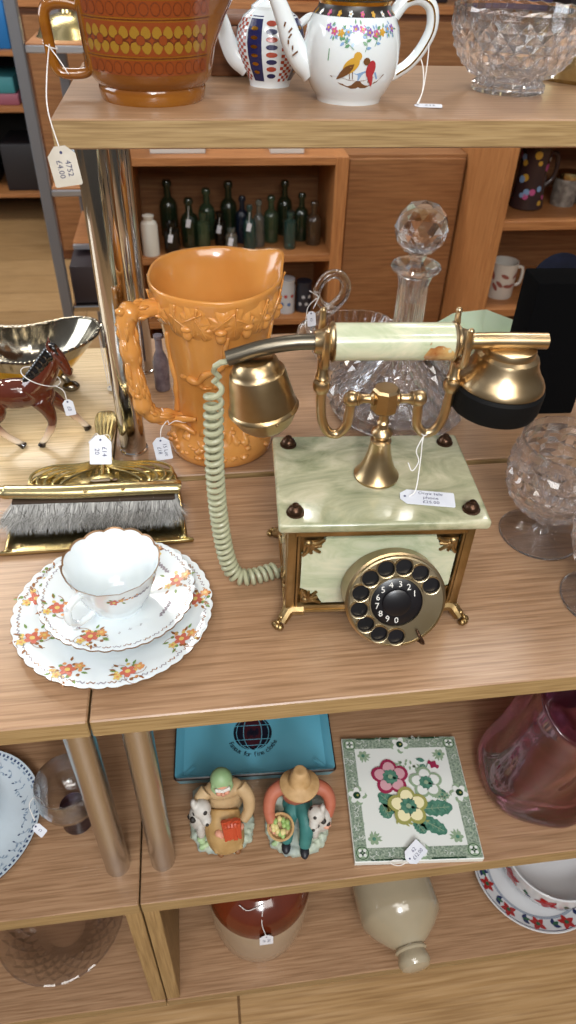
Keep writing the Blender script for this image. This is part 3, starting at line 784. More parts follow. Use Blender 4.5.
# ------------------------------------------------------------------ orange relief jug on the rear shelf
GLZ = mat('apricot_majolica_glaze', '#c8853f', .17, c2='#d0924c', scale=14, coat=.4, bump=.05, bscale=60, sss=.1)
def pitcher():
    T = thing('relief_pitcher', 'tall apricot glazed pitcher moulded with oak leaves and a branch handle', 'jug', (.0225, .716, ZB))
    outer = [(0, .0), (.0575, 0), (.0615, .003), (.0620, .012), (.0600, .022), (.0560, .031), (.0520, .037), (.0500, .048), (.0510, .075), (.0535, .105), (.0565, .135), (.0605, .160), (.0650, .182), (.0690, .203), (.0700, .208), (.0690, .2105)]
    inner = [(.0665, .2085), (.0640, .196), (.0590, .175), (.0530, .14), (.0480, .09), (.0460, .05), (.044, .03), (.03, .02), (0, .018)]
    sa = radians(24)
    def fr(t, r, z):
        d = (t-sa+pi) % (2*pi)-pi; k = max(0, (z-.150)/.058)
        g = .62*math.exp(-(d/.27)**2)*k**2.0; wob = .0010*sin(5*t+2)*k
        back = .004*k*cos(t-pi/2)
        return r+.019*g+wob, z+.008*math.exp(-(d/.36)**2)*k**2+back*.5
    bm = new(); lathe(bm, outer+inner, 144, fr=fr)
    S = onlathe(outer, fr=fr); rnd = random.Random(5)
    R0 = .066
    S2 = lambda u, v, off: S(u/R0, v, off)
    # lobed oak leaves under the rim
    k = 0
    for i in range(13):
        u = -.21+i*.0323+rnd.uniform(-.003, .003)
        for (dv, a, L_, w) in ((.203, -1.45+rnd.uniform(-.5, .5), .042, .038), (.197, -2.3+rnd.uniform(-.4, .5), .034, .030), (.190, -.8+rnd.uniform(-.4, .4), .030, .028)):
            uu, vv = u+rnd.uniform(-.006, .006), dv
            P = [(x, min(y, .2035)) for x, y in lobed(uu, vv, a, L_, w, 3, 48, .20)]
            patch(bm, S2, P, 0, -.0006, .0042, 6)
            tube(bm, spline([S2(uu+L_*q*cos(a), min(.204, vv+L_*q*sin(a)), .0032) for q in (0, .3, .6, .85)], 4), lambda t: .0012*(1-.6*t), 6)
            k += 1
    for (u, v) in ((.002, .169), (.030, .172), (-.034, .170), (.055, .174), (.09, .171)):
        ell(bm, S2(u, v, .001), (.0058, .004, .0078), seg=14, rings=10); ell(bm, S2(u, v+.006, .001), (.0068, .005, .004), seg=14, rings=8)
    # branches across the body
    def vine(P, r):
        tube(bm, [S2(u, v, .0006) for u, v in [(p.x, p.y) for p in spline([(a, b, 0) for a, b in P], 7)]], lambda t: r*(1-.45*t)*(1+.18*sin(t*23)), 8)
    vine([(-.045, .112), (-.030, .110), (-.020, .120), (-.006, .126), (.004, .133), (.006, .150), (.010, .168)], .0042)
    vine([(-.030, .110), (-.024, .103), (-.012, .104)], .0024)
    vine([(.004, .133), (.014, .134), (.020, .128)], .0022)
    vine([(-.09, .045), (-.082, .075), (-.075, .100), (-.079, .13), (-.070, .16)], .0040)
    vine([(.075, .04), (.080, .08), (.074, .12), (.082, .165)], .0038)
    vine([(.13, .05), (.125, .10), (.135, .16)], .0040)
    vine([(-.15, .05), (-.14, .10), (-.15, .16)], .0040)
    for (u, v, a) in ((.020, .128, .3), (-.012, .104, .2), (-.045, .112, 3.4), (.05, .118, .5), (.036, .14, -.4)):
        P = lobed(u, v, a, .018, .012, 3, 24); patch(bm, S2, P, 0, -.0003, .002, 3)
    # rockwork and leaf sprays round the foot
    for i in range(120):
        u = rnd.uniform(-.207, .207); v = rnd.uniform(.012, .052); s = rnd.uniform(.003, .0062)*(1-.4*(v > .04))
        c = S2(u, v, -.0005); ico(bm, c, (s, s, s*rnd.uniform(.5, 1)), 1, jitter=.2, rnd=rnd)
    for i in range(30):
        u = -.2+i*.0138; a = rnd.uniform(.3, 2.8); P = leafp(u, rnd.uniform(.024, .038), a, .017, .009, 6)
        patch(bm, S2, P, 0, .0012, .0028, 3)
    link('body', bm, GLZ, T, angle=180)
    # branch handle
    bm = new()
    P = [(-.056, 0, .182), (-.070, 0, .1865), (-.086, 0, .188), (-.098, 0, .186), (-.1020, 0, .174), (-.1010, 0, .150), (-.0985, 0, .122), (-.0960, 0, .092), (-.0925, 0, .072), (-.082, 0, .062), (-.066, 0, .056), (-.046, 0, .049)]
    sp_ = spline(P, 8); n = len(sp_)
    tube(bm, sp_, lambda t: .0094+.0010*sin(t*31)+.0010*sin(t*57)+.002*math.exp(-((t-.30)/.05)**2)-.003*max(0, t-.75)*3, 14)
    for i in range(90):
        k = rnd.randrange(3, n-14); p = sp_[k]; q = sp_[k+rnd.randrange(5, 11)]; a = rnd.random()*2*pi
        off = Vector((cos(a)*.0085 if abs((q-p).normalized().z) > .5 else 0, sin(a)*.0085, cos(a)*.0085 if abs((q-p).normalized().z) < .5 else 0))
        tube(bm, [p+off*.92, (p+q)/2+off*1.06, q+off*.92], lambda t: .0021*sin(pi*min(.97, max(.06, t)))+.0005, 7)
    for (a, b) in (((-.103, 0, .187), (-.112, -.004, .193)), ((-.0955, 0, .088), (-.104, -.006, .096)), ((-.064, 0, .049), (-.045, -.028, .060)), ((-.064, 0, .049), (-.046, -.026, .040))):
        a, b = Vector(a), Vector(b); tube(bm, spline([a, (a+b)/2+Vector((0, -.003, .003)), b], 5), lambda t: .0055*(1-.55*t), 9)
    hd = link('handle', bm, GLZ, T, angle=180, rz=radians(25))
    price_tag(T, (-.0690, -.0520, .0280), (.12, -.12, -1), (1, 0, .12), .029, .019, ['15 Lot', '£18'], [
        [(-.0620, -.0420, .058), (-.0680, -.0470, .052), (-.0700, -.0510, .042)], [(-.0600, -.0400, .052), (-.052, -.042, .058), (-.042, -.040, .054), (-.036, -.038, .056)], [(-.0595, -.039, .053), (-.066, -.032, .068), (-.066, -.018, .058)]], size=.0062)
pitcher()

# ------------------------------------------------------------------ top shelf
OR1 = mat('saffron_glaze', '#74400f', .15, c2='#925c1a', scale=9, stretch=(1, 1, 6), coat=.5, contrast=(.3, .7))
OR2 = mat('red_orange_band', '#7f3c18', .2, coat=.4)
OR3 = mat('amber_motif', '#8f6a22', .2, coat=.4)
OR4 = mat('dark_brown_outline', '#5a2810', .3)
def saffron_jug():
    T = thing('milk_jug', 'brown and orange glazed milk jug with printed rows of circles and a square handle', 'jug', (-.0250, .736, ZT))
    outer = [(0, .001), (.0400, .001), (.0415, 0), (.0450, 0), (.0460, .002), (.0475, .0095), (.0465, .0120), (.0500, .0150), (.0530, .019), (.0550, .026), (.0565, .040), (.0575, .060), (.0590, .078), (.0600, .0815)]
    inner = [(.0588, .0822), (.0570, .078), (.0545, .055), (.052, .025), (.042, .012), (0, .008)]
    def fr(t, r, z):
        d = (t+pi) % (2*pi)-pi; k = max(0, (z-.038)/.042)
        return r+.022*math.exp(-(d/.36)**2)*k**1.3, z+.006*math.exp(-(d/.4)**2)*k*k
    bm = new(); lathe(bm, outer+inner, 96, fr=fr, mifn=lambda k: 5 if k > 13 else 0)
    S = onlathe(outer, fr=fr); R0 = .0565
    S2 = lambda u, v, off: S(u/R0, v, off)
    for (v0, v1) in ((.0245, .0355), (.0385, .0615), (.0645, .0755)):
        for s in range(-24, 24):
            u0, u1 = s*.00295, (s+1)*.00295
            if abs(u0) > .0605 or abs(u1) > .0605: continue
            n = 6
            for q in range(n):
                a, b = v0+(v1-v0)*q/n, v0+(v1-v0)*(q+1)/n
                f = bm.faces.new([bm.verts.new(S2(*p, .0002)) for p in ((u0, a), (u1, a), (u1, b), (u0, b))]); f.material_index = 1
    for i in range(-7, 8):
        u = i*.0088
        if abs(u) > .060: continue
        for v in (.0300, .0700):
            patch(bm, S2, circ(u, v, .0038, 18, .0046), 3, .0003); patch(bm, S2, circ(u, v, .0032, 18, .0040), 1, .0004)
        for v, s in ((.0545, 1), (.0445, -1)):
            patch(bm, S2, [(u+.0042*cos(a)*(1-.25*sin(a)*s), v+.0046*sin(a)-s*.0005) for a in [2*pi*q/18 for q in range(18)]], 3, .00032)
            patch(bm, S2, [(u+.0038*cos(a)*(1-.25*sin(a)*s), v+.0042*sin(a)+s*.0003) for a in [2*pi*q/18 for q in range(18)]], 2, .00042)
        if abs(u+.0044) < .056 and i % 2: patch(bm, S2, circ(u+.0044, .0495, .0038, 16), 3, .0005); patch(bm, S2, circ(u+.0044, .0495, .0033, 16), 1, .0006)
    for v in (.0370, .0630): strip(bm, S2, [(-.0605+.0605*2*q/40, v) for q in range(41)], .0008, 3, .0003)
    link('body', bm, [OR1, OR2, OR3, OR4, OR1, mat('cream_lining', '#d9c48e', .2)], T)
    bm = new()
    P = [(-.054, 0, .0665), (-.066, 0, .0690), (-.0795, 0, .0675), (-.0850, 0, .060), (-.0845, 0, .045), (-.0835, 0, .028), (-.079, 0, .0195), (-.068, 0, .0178), (-.0555, 0, .0195), (-.0530, 0, .028), (-.0535, 0, .034)]
    tube(bm, spline(P, 7), lambda t: .0052-.0012*t, 14, flat=1.35)
    link('handle', bm, OR1, T)
    price_tag(T, (-.0720, -.108, -.030), (.10, 0, -1), (1, .1, .1), .030, .022, ['4752', '£4.00'], [
        [(-.0835, -.005, .040), (-.0800, -.070, .026), (-.0790, -.098, .008), (-.0735, -.107, -.018)],
        [(-.0835, -.006, .038), (-.0765, -.012, .030), (-.0700, -.016, .020)], [(-.0895, 0, .040), (-.084, -.0075, .0385), (-.078, 0, .036), (-.084, .0065, .039), (-.0895, 0, .042)]], size=.0062, matp=PAPERG)
saffron_jug()

PUR, PNK, BLU, GRN, YEL, RED, BRN, NAVY = [mat(n, c, .25, coat=.3) for n, c in (('violet_enamel', '#8a5fa8'), ('pink_enamel', '#c0568a'), ('blue_enamel', '#7fa0c8'), ('green_enamel', '#5f8f6a'),
                                     ('ochre_enamel', '#c79a3a'), ('crimson_enamel', '#a8323a'), ('umber_enamel', '#6a4526'), ('navy_enamel', '#1f2350'))]
def white_teapot():
    T = thing('teapot', 'white china teapot painted with two perched birds, dark gilt collar', 'teapot', (.1535, .730, ZT))
    T.scale = (1.03, 1.03, 1.04)
    outer = [(0, .002), (.0255, .002), (.0265, 0), (.0285, 0), (.0290, .002), (.0300, .0045), (.0345, .010), (.0392, .020), (.0415, .032), (.0415, .044), (.0390, .055), (.0345, .063), (.0310, .0665), (.0300, .0700), (.0312, .0725)]
    bm = new(); lathe(bm, outer+[(.0290, .0728), (.028, .068), (0, .066)], 80, mifn=lambda k: 8 if k in (11, 12) else (9 if k in (13, 14) else 0))
    S = onlathe(outer); R0 = .0405; S2 = lambda u, v, off: S(u/R0, v, off); rnd = random.Random(2)
    # flower garland
    for i in range(11):
        u = -.030+i*.006; v = .0560-.0030*sin(pi*((i % 5)/4))
        flower(bm, S2, u, v, .0030, (1, 2, 5, 3, 1, 2)[i % 6], 5, 5, .0004)
        for q in range(4):
            a = rnd.random()*6.28; patch(bm, S2, leafp(u+.003*cos(a), v+.003*sin(a), a, .0035, .0015, 4), 4 if q % 2 else 3, .0003)
    SB = lambda u, v, off: S2(u*1.3, .033+(v-.033)*1.22-.0005, off)
    # branch and birds
    O = -.001
    patch(bm, SB, [(O+x, .0215+y) for x, y in ((-.019, .004), (-.012, -.001), (-.004, -.0035), (.006, -.0030), (.014, .0005), (.0195, .005), (.012, .004), (.004, .0015), (-.006, .0018), (-.013, .0035))], 7, .0004)
    patch(bm, SB, [(O+x, .026+y) for x, y in ((-.014, -.001), (-.008, .004), (-.002, .001), (.004, .003), (.012, .002), (.014, -.002), (0, -.004))], 3, .0003)
    for (c, bx, by, dr, mi) in ((1, -.005, .032, 1, 5), (1, .0078, .0300, -1, 6)):
        s = 1.0 if mi == 5 else .85
        patch(bm, SB, circ(O+bx, by, .0062*s, 16, .0036*s, .75*dr if dr > 0 else 1.4), mi, .0006)
        patch(bm, SB, circ(O+bx+.0038*dr*s, by+.0055*s, .0026*s, 10), mi if mi == 5 else 7, .0007)
        patch(bm, SB, leafp(O+bx+.002*dr, by+.001, pi+.7 if dr > 0 else -1.2, .015*s, .0045*s), 7 if mi == 5 else 6, .0008)
        for q in (-.001, .001): strip(bm, SB, [(O+bx+q, by-.003), (O+bx+q+.0005, by-.008)], .0005, 7)
    for (x0, y0, a0, n) in ((-.004, .041, 2.2, 5), (.003, .040, 1.1, 6), (.009, .043, .9, 5), (-.009, .043, 1.6, 4)):
        x, y, a = O+x0, y0, a0; P = []
        for q in range(n): P.append((x, y)); a += .15; x += .0019*cos(a); y += .0019*sin(a); patch(bm, SB, leafp(x, y, a+(1.1 if q % 2 else -1.1), .0034, .0018, 4), 4 if q % 3 else 3, .0004)
        strip(bm, SB, P, .0004, 4)
    strip(bm, SB, [(-.021, .034), (-.0205, .041)], .0006, 4)
    for i in range(22):
        u = (-pi+2*pi*i/22)*.040; flower(bm, lambda a, b, off: S(a/.0402, b, off), u, .0652, .0022, (5, 0, 2)[i % 3], 5, 5, .0006)
    link('body', bm, [CHINA, PUR, PNK, BLU, GRN, YEL, RED, BRN, mat('collar_black', '#2a2420', .3), mat('bright_gilding', '#b8862f', .2, .9)], T)
    bm = new()
    lathe(bm, [(0, .0735), (.0290, .0735), (.0292, .0755), (.024, .0815), (.014, .0865), (.006, .088), (.005, .091), (.0075, .094), (.006, .098), (0, .0995)], 48, mifn=lambda k: 1 if k in (1, 2, 6, 7, 8) else 0)
    link('lid', bm, [CHINA, mat('bright_gilding', '#b8862f')], T)
    bm = new()
    P = [(-.034, 0, .024), (-.045, 0, .032), (-.0535, 0, .045), (-.0590, 0, .058), (-.0650, 0, .070), (-.0725, 0, .080)]
    tube(bm, spline(P, 7), lambda t: .0130-.0075*t**.7, 18)
    Sx = lambda u, v, off: Vector((-.0495+u-.010*(v/.02), -.0108-off-.0+.0025*(v/.02), .038+v))
    link('spout', bm, CHINA, T)
    bm = new(); 
    for q in range(6):
        tube(bm, [Vector((-.053+.0015*sin(q*2.1)-.0012*q, -.0105+.0004*q, .034+.004*q)), Vector((-.0515+.003*cos(q*1.7)-.0012*q, -.0103+.0004*q, .037+.004*q))], .0007, 6)
    link('spout_ornament', bm, BRN, T)
    bm = new()
    P = [(.034, 0, .062), (.043, 0, .072), (.056, 0, .0745), (.0665, 0, .068), (.0690, 0, .054), (.0630, 0, .040), (.053, 0, .028), (.0405, 0, .020), (.034, 0, .0175)]
    tube(bm, spline(P, 8), lambda t: .0058-.0012*t, 14, flat=1.15); link('handle', bm, CHINA, T)
    bm = new(); tube(bm, spline([Vector(p)+Vector((.0, -.0066, 0)) for p in P[1:-1]], 8), .0007, 6); link('handle_line', bm, mat('bright_gilding', '#b8862f'), T)
    price_tag(T, (.0660, -.030, .0008), (1, -.25, .02), (.25, 1, .02), .024, .013, ['£12'], [
        [(.061, 0, .035), (.064, -.008, .024), (.062, -.020, .010), (.056, -.028, .0015)], [(.061, 0, .035), (.0665, -.006, .042), (.064, -.016, .014), (.058, -.026, .0015)]], size=.006)
white_teapot()

def imari_teapot():
    T = thing('teapot', 'small round teapot with navy and rust red panels, behind the bird teapot', 'teapot', (.0880, .800, ZT))
    outer = [(0, .002), (.0170, .002), (.0180, 0), (.0198, 0), (.0200, .002), (.0215, .006), (.0275, .016), (.0318, .028), (.0330, .038), (.0310, .048), (.0255, .0565), (.0175, .0620)]
    bm = new(); lathe(bm, outer+[(.016, .0615), (0, .060)], 96)
    S = onlathe(outer)
    for s in range(12):
        a0 = -pi+2*pi*s/12+.2; w = 2*pi/12
        if s % 3 == 1: c = 1
        else: c = 2 if s % 3 == 0 else 0
        if c:
            for q in range(20):
                z0, z1 = .006+.052*q/20, .006+.052*(q+1)/20
                for k in range(4):
                    u0, u1 = a0+w*.06+w*.88*k/4, a0+w*.06+w*.88*(k+1)/4
                    if c == 2 and (q+k) % 2: continue
                    f = bm.faces.new([bm.verts.new(S(*p, .0003)) for p in ((u0, z0), (u1, z0), (u1, z1), (u0, z1))]); f.material_index = c
        else:
            for q in range(8):
                patch(bm, lambda u, v, off: S(u, v, off), [(a0+w*.5+w*.33*cos(t), .011+.006*q+.0022*sin(t)) for t in [2*pi*k/10 for k in range(10)]], 2 if q % 2 else 1, .0004)
        if c == 1:
            for q in range(6):
                patch(bm, S, [(a0+w*.5+w*.22*cos(t), .014+.007*q+.0016*sin(t)) for t in [2*pi*k/8 for k in range(8)]], 3, .0006)
    link('body', bm, [CHINA, NAVY, mat('rust_enamel', '#a0402a', .25), mat('bright_gilding', '#b8862f')], T)
    bm = new(); lathe(bm, [(.0182, .0615), (.0180, .0640), (.012, .0680), (.0045, .0700), (.0035, .072), (.0060, .075), (.0045, .079), (0, .080)], 40)
    link('lid', bm, CHINA, T)
    bm = new(); tube(bm, spline([(-.022, 0, .016), (-.034, 0, .024), (-.0415, 0, .038), (-.0465, 0, .053), (-.0540, 0, .066)], 7), lambda t: .0105-.0050*t, 16); link('spout', bm, CHINA, T)
    bm = new(); tube(bm, spline([(.028, 0, .050), (.040, 0, .056), (.048, 0, .045), (.042, 0, .028), (.030, 0, .020)], 7), .0035, 10); link('handle', bm, CHINA, T)
imari_teapot()

# crystal
def cut_fr(n, amp, tw, z0, z1):
    """diamond cutting: two sets of crossing spiral grooves"""
    def f(t, r, z):
        if not (z0 <= z <= z1): return r, z
        a = abs(((t*n/(2*pi)+z*tw) % 1)-.5)*2; b = abs(((t*n/(2*pi)-z*tw) % 1)-.5)*2
        return r+amp*(min(a, b)-.5), z
    return f
def dense(prof, step=.0025):
    out = [prof[0]]
    for (r0, z0), (r1, z1) in zip(prof, prof[1:]):
        d = math.hypot(r1-r0, z1-z0); n = max(1, int(d/step))
        out += [(r0+(r1-r0)*k/n, z0+(z1-z0)*k/n) for k in range(1, n+1)]
    return out
def crystal_bowl():
    bm = new()
    lathe(bm, [(0, 0), (.0300, 0), (.0345, .001), (.0350, .007), (.0310, .0105), (.0340, .0130)], 48, fr=lambda t, r, z: (r+(.0010*cos(t*24) if 0 < z < .009 else 0), z))
    cut(bm, [(.0340, .0130), (.0420, .0170), (.0520, .026), (.0590, .038), (.0625, .052), (.0640, .0620)], 24, .0034, .0085)
    lathe(bm, [(.0640, .0620), (.0646, .0665), (.0640, .0690), (.0612, .0685), (.0598, .055), (.0555, .038), (.0480, .0275), (.034, .0190), (0, .0175)], 48, fr=lambda t, r, z: (r, z+(.0012*abs(sin(t*12)) if z > .0680 else 0)))
    o = link('crystal_bowl', bm, GLASS, loc=(.3240, .773, ZT+.0003), smooth=False)
    tag(o, 'large footed cut crystal bowl at the right of the top shelf', 'bowl')
crystal_bowl()

def brass_box():
    T = thing('brass_dish', 'gold brass dish with pierced rim behind the crystal bowl', 'dish', (.440, .850, ZT))
    bm = new(); lathe(bm, [(0, 0), (.050, 0), (.054, .004), (.056, .030), (.060, .034), (.058, .036), (.052, .033), (.050, .006), (0, .005)], 64)
    link('body', bm, BRASSL, T)
    bm = new()
    for i in range(40):
        a = 2*pi*i/40; tube(bm, [(.059*cos(a+q*.05), .059*sin(a+q*.05), .035+.010*sin(pi*q/6)) for q in range(7)], .0011, 6)
    link('rim', bm, BRASSL, T)
brass_box()
# dark lidded box behind the imari teapot
T = thing('wooden_box', 'dark red brown wooden box behind the teapots', 'box', (.070, .868, ZT))
bm = new(); box(bm, (0, 0, .022), (.078, .05, .044), 0, bev=.002); link('body', bm, M_CAB, T)
bm = new(); box(bm, (0, 0, .0485), (.082, .054, .009), 0, bev=.002); link('lid', bm, M_CAB, T)

# ------------------------------------------------------------------ foal figurine
def foal():
    T = thing('foal_figurine', 'glossy brown china foal with black mane, walking, a white string round its neck', 'figurine', (-.1985, .735, ZB))
    m = mat('chestnut_glaze', '#45190c', .1, c2='#5a2412', scale=25, coat=.8)
    n = m.node_tree; N = n.nodes; L = n.links; b = N['Principled BSDF']
    src = b.inputs['Base Color'].links[0].from_socket
    tc = N.new('ShaderNodeTexCoord'); s = N.new('ShaderNodeSeparateXYZ'); L.new(tc.outputs['Object'], s.inputs[0])
    r = N.new('ShaderNodeValToRGB'); r.color_ramp.interpolation = 'LINEAR'
    mr = N.new('ShaderNodeMapRange'); mr.inputs[1].default_value = 0; mr.inputs[2].default_value = .05; L.new(s.outputs['Z'], mr.inputs[0]); L.new(mr.outputs[0], r.inputs[0])
    e = r.color_ramp.elements; e[0].position = 0; e[0].color = lin('#140b08'); e[1].position = 1; e[1].color = lin('#4f1f10')
    for p, c in ((.12, '#1c100c'), (.17, '#dccbb4'), (.40, '#cdb094'), (.66, '#6e3420')): x = e.new(p); x.color = lin(c)
    gt = N.new('ShaderNodeMath'); gt.operation = 'LESS_THAN'; gt.inputs[1].default_value = .03; L.new(s.outputs['Z'], gt.inputs[0])
    mx = N.new('ShaderNodeMix'); mx.data_type = 'RGBA'; L.new(gt.outputs[0], mx.inputs[0]); L.new(src, mx.inputs[6]); L.new(r.outputs[0], mx.inputs[7]); L.new(mx.outputs[2], b.inputs['Base Color'])
    bm = new()
    ell(bm, (-.012, 0, .0660), (.034, .0165, .0185)); ell(bm, (-.040, 0, .0690), (.0195, .0175, .0200)); ell(bm, (.014, 0, .0660), (.0175, .0155, .0200))
    tube(bm, spline([(.008, 0, .070), (.022, 0, .085), (.033, -.001, .101), (.0395, -.002, .1165)], 6), lambda t: .0165-.0080*t, 14)
    tube(bm, spline([(.0385, -.002, .1180), (.0445, -.003, .1100), (.0490, -.004, .1010), (.0515, -.005, .0935)], 5), lambda t: .0090-.0042*t+.0006*(t > .9), 14)
    ell(bm, (.0520, -.005, .0930), (.0046, .0045, .0050)); ell(bm, (.0420, -.0025, .1080), (.0075, .0060, .0090))
    for s in (-1, 1): tube(bm, [(.0370, -.002+s*.004, .1210), (.0355, -.002+s*.0055, .1275), (.0365, -.002+s*.006, .1340)], lambda t: .0034*(1-.75*t), 8)
    def leg(P, r0=.0115): tube(bm, spline(P, 5), lambda t: max(.0040, r0*(1-t*1.35))+.0010*math.exp(-((t-.52)/.08)**2)+.0014*max(0, t-.86)*8, 12)
    leg([(.014, -.007, .060), (.0215, -.009, .046), (.0235, -.011, .031), (.0160, -.012, .016), (.0085, -.0135, .006), (.0060, -.014, .001)])
    leg([(.018, .006, .060), (.030, .010, .047), (.0390, .013, .033), (.0480, .016, .019), (.0545, .018, .008), (.0580, .018, .001)])
    leg([(-.042, -.008, .064), (-.034, -.010, .047), (-.0420, -.011, .034), (-.0345, -.012, .020), (-.0200, -.013, .007), (-.0140, -.013, .001)], .0125)
    leg([(-.046, .008, .064), (-.050, .011, .048), (-.0620, .012, .034), (-.0650, .013, .018), (-.0690, .014, .006), (-.0680, .014, .001)], .0125)
    link('body', bm, m, T, mods=[('remesh', .0011, 6)], angle=180)
    bm = new(); K = mat('black_glaze', '#0d0a0a', .12, coat=.8)
    for i in range(12):
        t = i/11; p = Vector((.003, 0, .0860)).lerp(Vector((.0330, -.002, .1215)), t)
        ell(bm, p+Vector((.001, -.0025, -.002)), (.0052, .0052, .0058), seg=12, rings=8)
        ell(bm, p+Vector((.004, -.0065, -.005-.0015*(i % 2))), (.0038, .0036, .0062), seg=10, rings=8)
    for k in range(4): tube(bm, spline([(.0345, -.002, .1255), (.0410, -.003-.0025*(k-1.5), .1255), (.0450, -.004-.003*(k-1.5), .1190-.001*k)], 4), lambda q: .0028*(1-.5*q), 8)
    link('mane', bm, K, T, mods=[('remesh', .0009, 2)], angle=180)
    bm = new(); tube(bm, spline([(-.057, 0, .078), (-.068, 0, .074), (-.071, 0, .058), (-.069, 0, .044)], 6), lambda t: .0045*(1-.5*t)+.001*sin(t*3), 10); link('tail', bm, K, T)
    bm = new()
    for s in (-1, 1): ell(bm, (.0470, -.0035+s*.0056, .1085), (.0016, .0012, .0016), seg=8, rings=6)
    link('eye', bm, K, T)
    price_tag(T, (.0470, -.0145, .0530), (.1, -.1, -1), (1, .1, .1), .020, .012, ['£8'], [
        [(.0200+.0200*cos(a), -.0005+.0170*sin(a), .0870-.0090*cos(a)) for a in [2*pi*k/16 for k in range(17)]],
        [(.036, -.0105, .080), (.0440, -.012, .074), (.0460, -.014, .0630)]], size=.006)
foal()

# ------------------------------------------------------------------ silver sauce boat
def boat():
    T = thing('sauce_boat', 'silver plated oval bowl with gadrooned rim and gilt bowl, standing behind the foal', 'bowl', (-.2180, .858, ZB), radians(8))
    SIL = mat('silver_plate', '#a39c8d', .17, 1, c2='#7d766a', scale=20, bump=.05, bscale=40)
    def fr(t, r, z):
        k = max(0, z-.020)/.045; c = cos(t)
        rx = r*(1.0+.55*k*abs(c)**1.5); ry = r*(1-.10*k)
        zz = z+.010*k*abs(c)**3-.004*k*(1-abs(c))
        rr = sqrt((rx*cos(t))**2+(ry*sin(t))**2)
        return rr*(1+.006*cos(24*t)*k), zz
    outer = [(.010, .0140), (.024, .0155), (.041, .024), (.051, .038), (.056, .054), (.0590, .069)]
    inner = [(.0570, .0695), (.054, .055), (.049, .040), (.039, .0275), (.020, .019), (0, .0175)]
    bm = new(); lathe(bm, [(0, .0140)]+outer+inner, 120, fr=fr, mifn=lambda k: 1 if k < 5 else 0); link('body', bm, [SIL, mat('gilt_bowl', '#c8a23f', .2, 1)], T)
    bm = new()
    P = []
    for i in range(120):
        t = 2*pi*i/120; r, z = fr(t, .0588, .0700); P.append(Vector((r*cos(t), r*sin(t), z)))
    tube(bm, P, lambda t: .0022, 8, closed=True)
    for i in range(0, 120, 2): ell(bm, P[i], .0026, seg=6, rings=4)
    ell(bm, P[0]+Vector((.004, 0, .001)), (.006, .008, .003)); ell(bm, P[60]-Vector((.004, 0, -.001)), (.006, .008, .003))
    link('gadrooned_rim', bm, SIL, T)
    for (x, y) in ((.040, -.012), (-.040, -.012), (.034, .022), (-.034, .022)):
        bm = new(); s = 1 if x > 0 else -1
        tube(bm, spline([(x*.75, y*.8, .026), (x, y, .018), (x*1.12, y*1.2, .008), (x*1.18, y*1.3, .004)], 5), lambda t: .0035+.0015*t, 10)
        ell(bm, (x*1.15, y*1.3, .0070), (.0115, .0090, .0070)); link('foot', bm, SIL, T)
    price_tag(T, (.1010, -.030, .0040), (1, -.9, -.1), (.8, 1, .1), .020, .012, ['£6'], [[(.092, -.001, .072), (.0925, -.012, .045), (.094, -.022, .008)], [(.092, .001, .072), (.0955, -.010, .040), (.0965, -.022, .008)]], size=.005, matp=PAPERG)
boat()

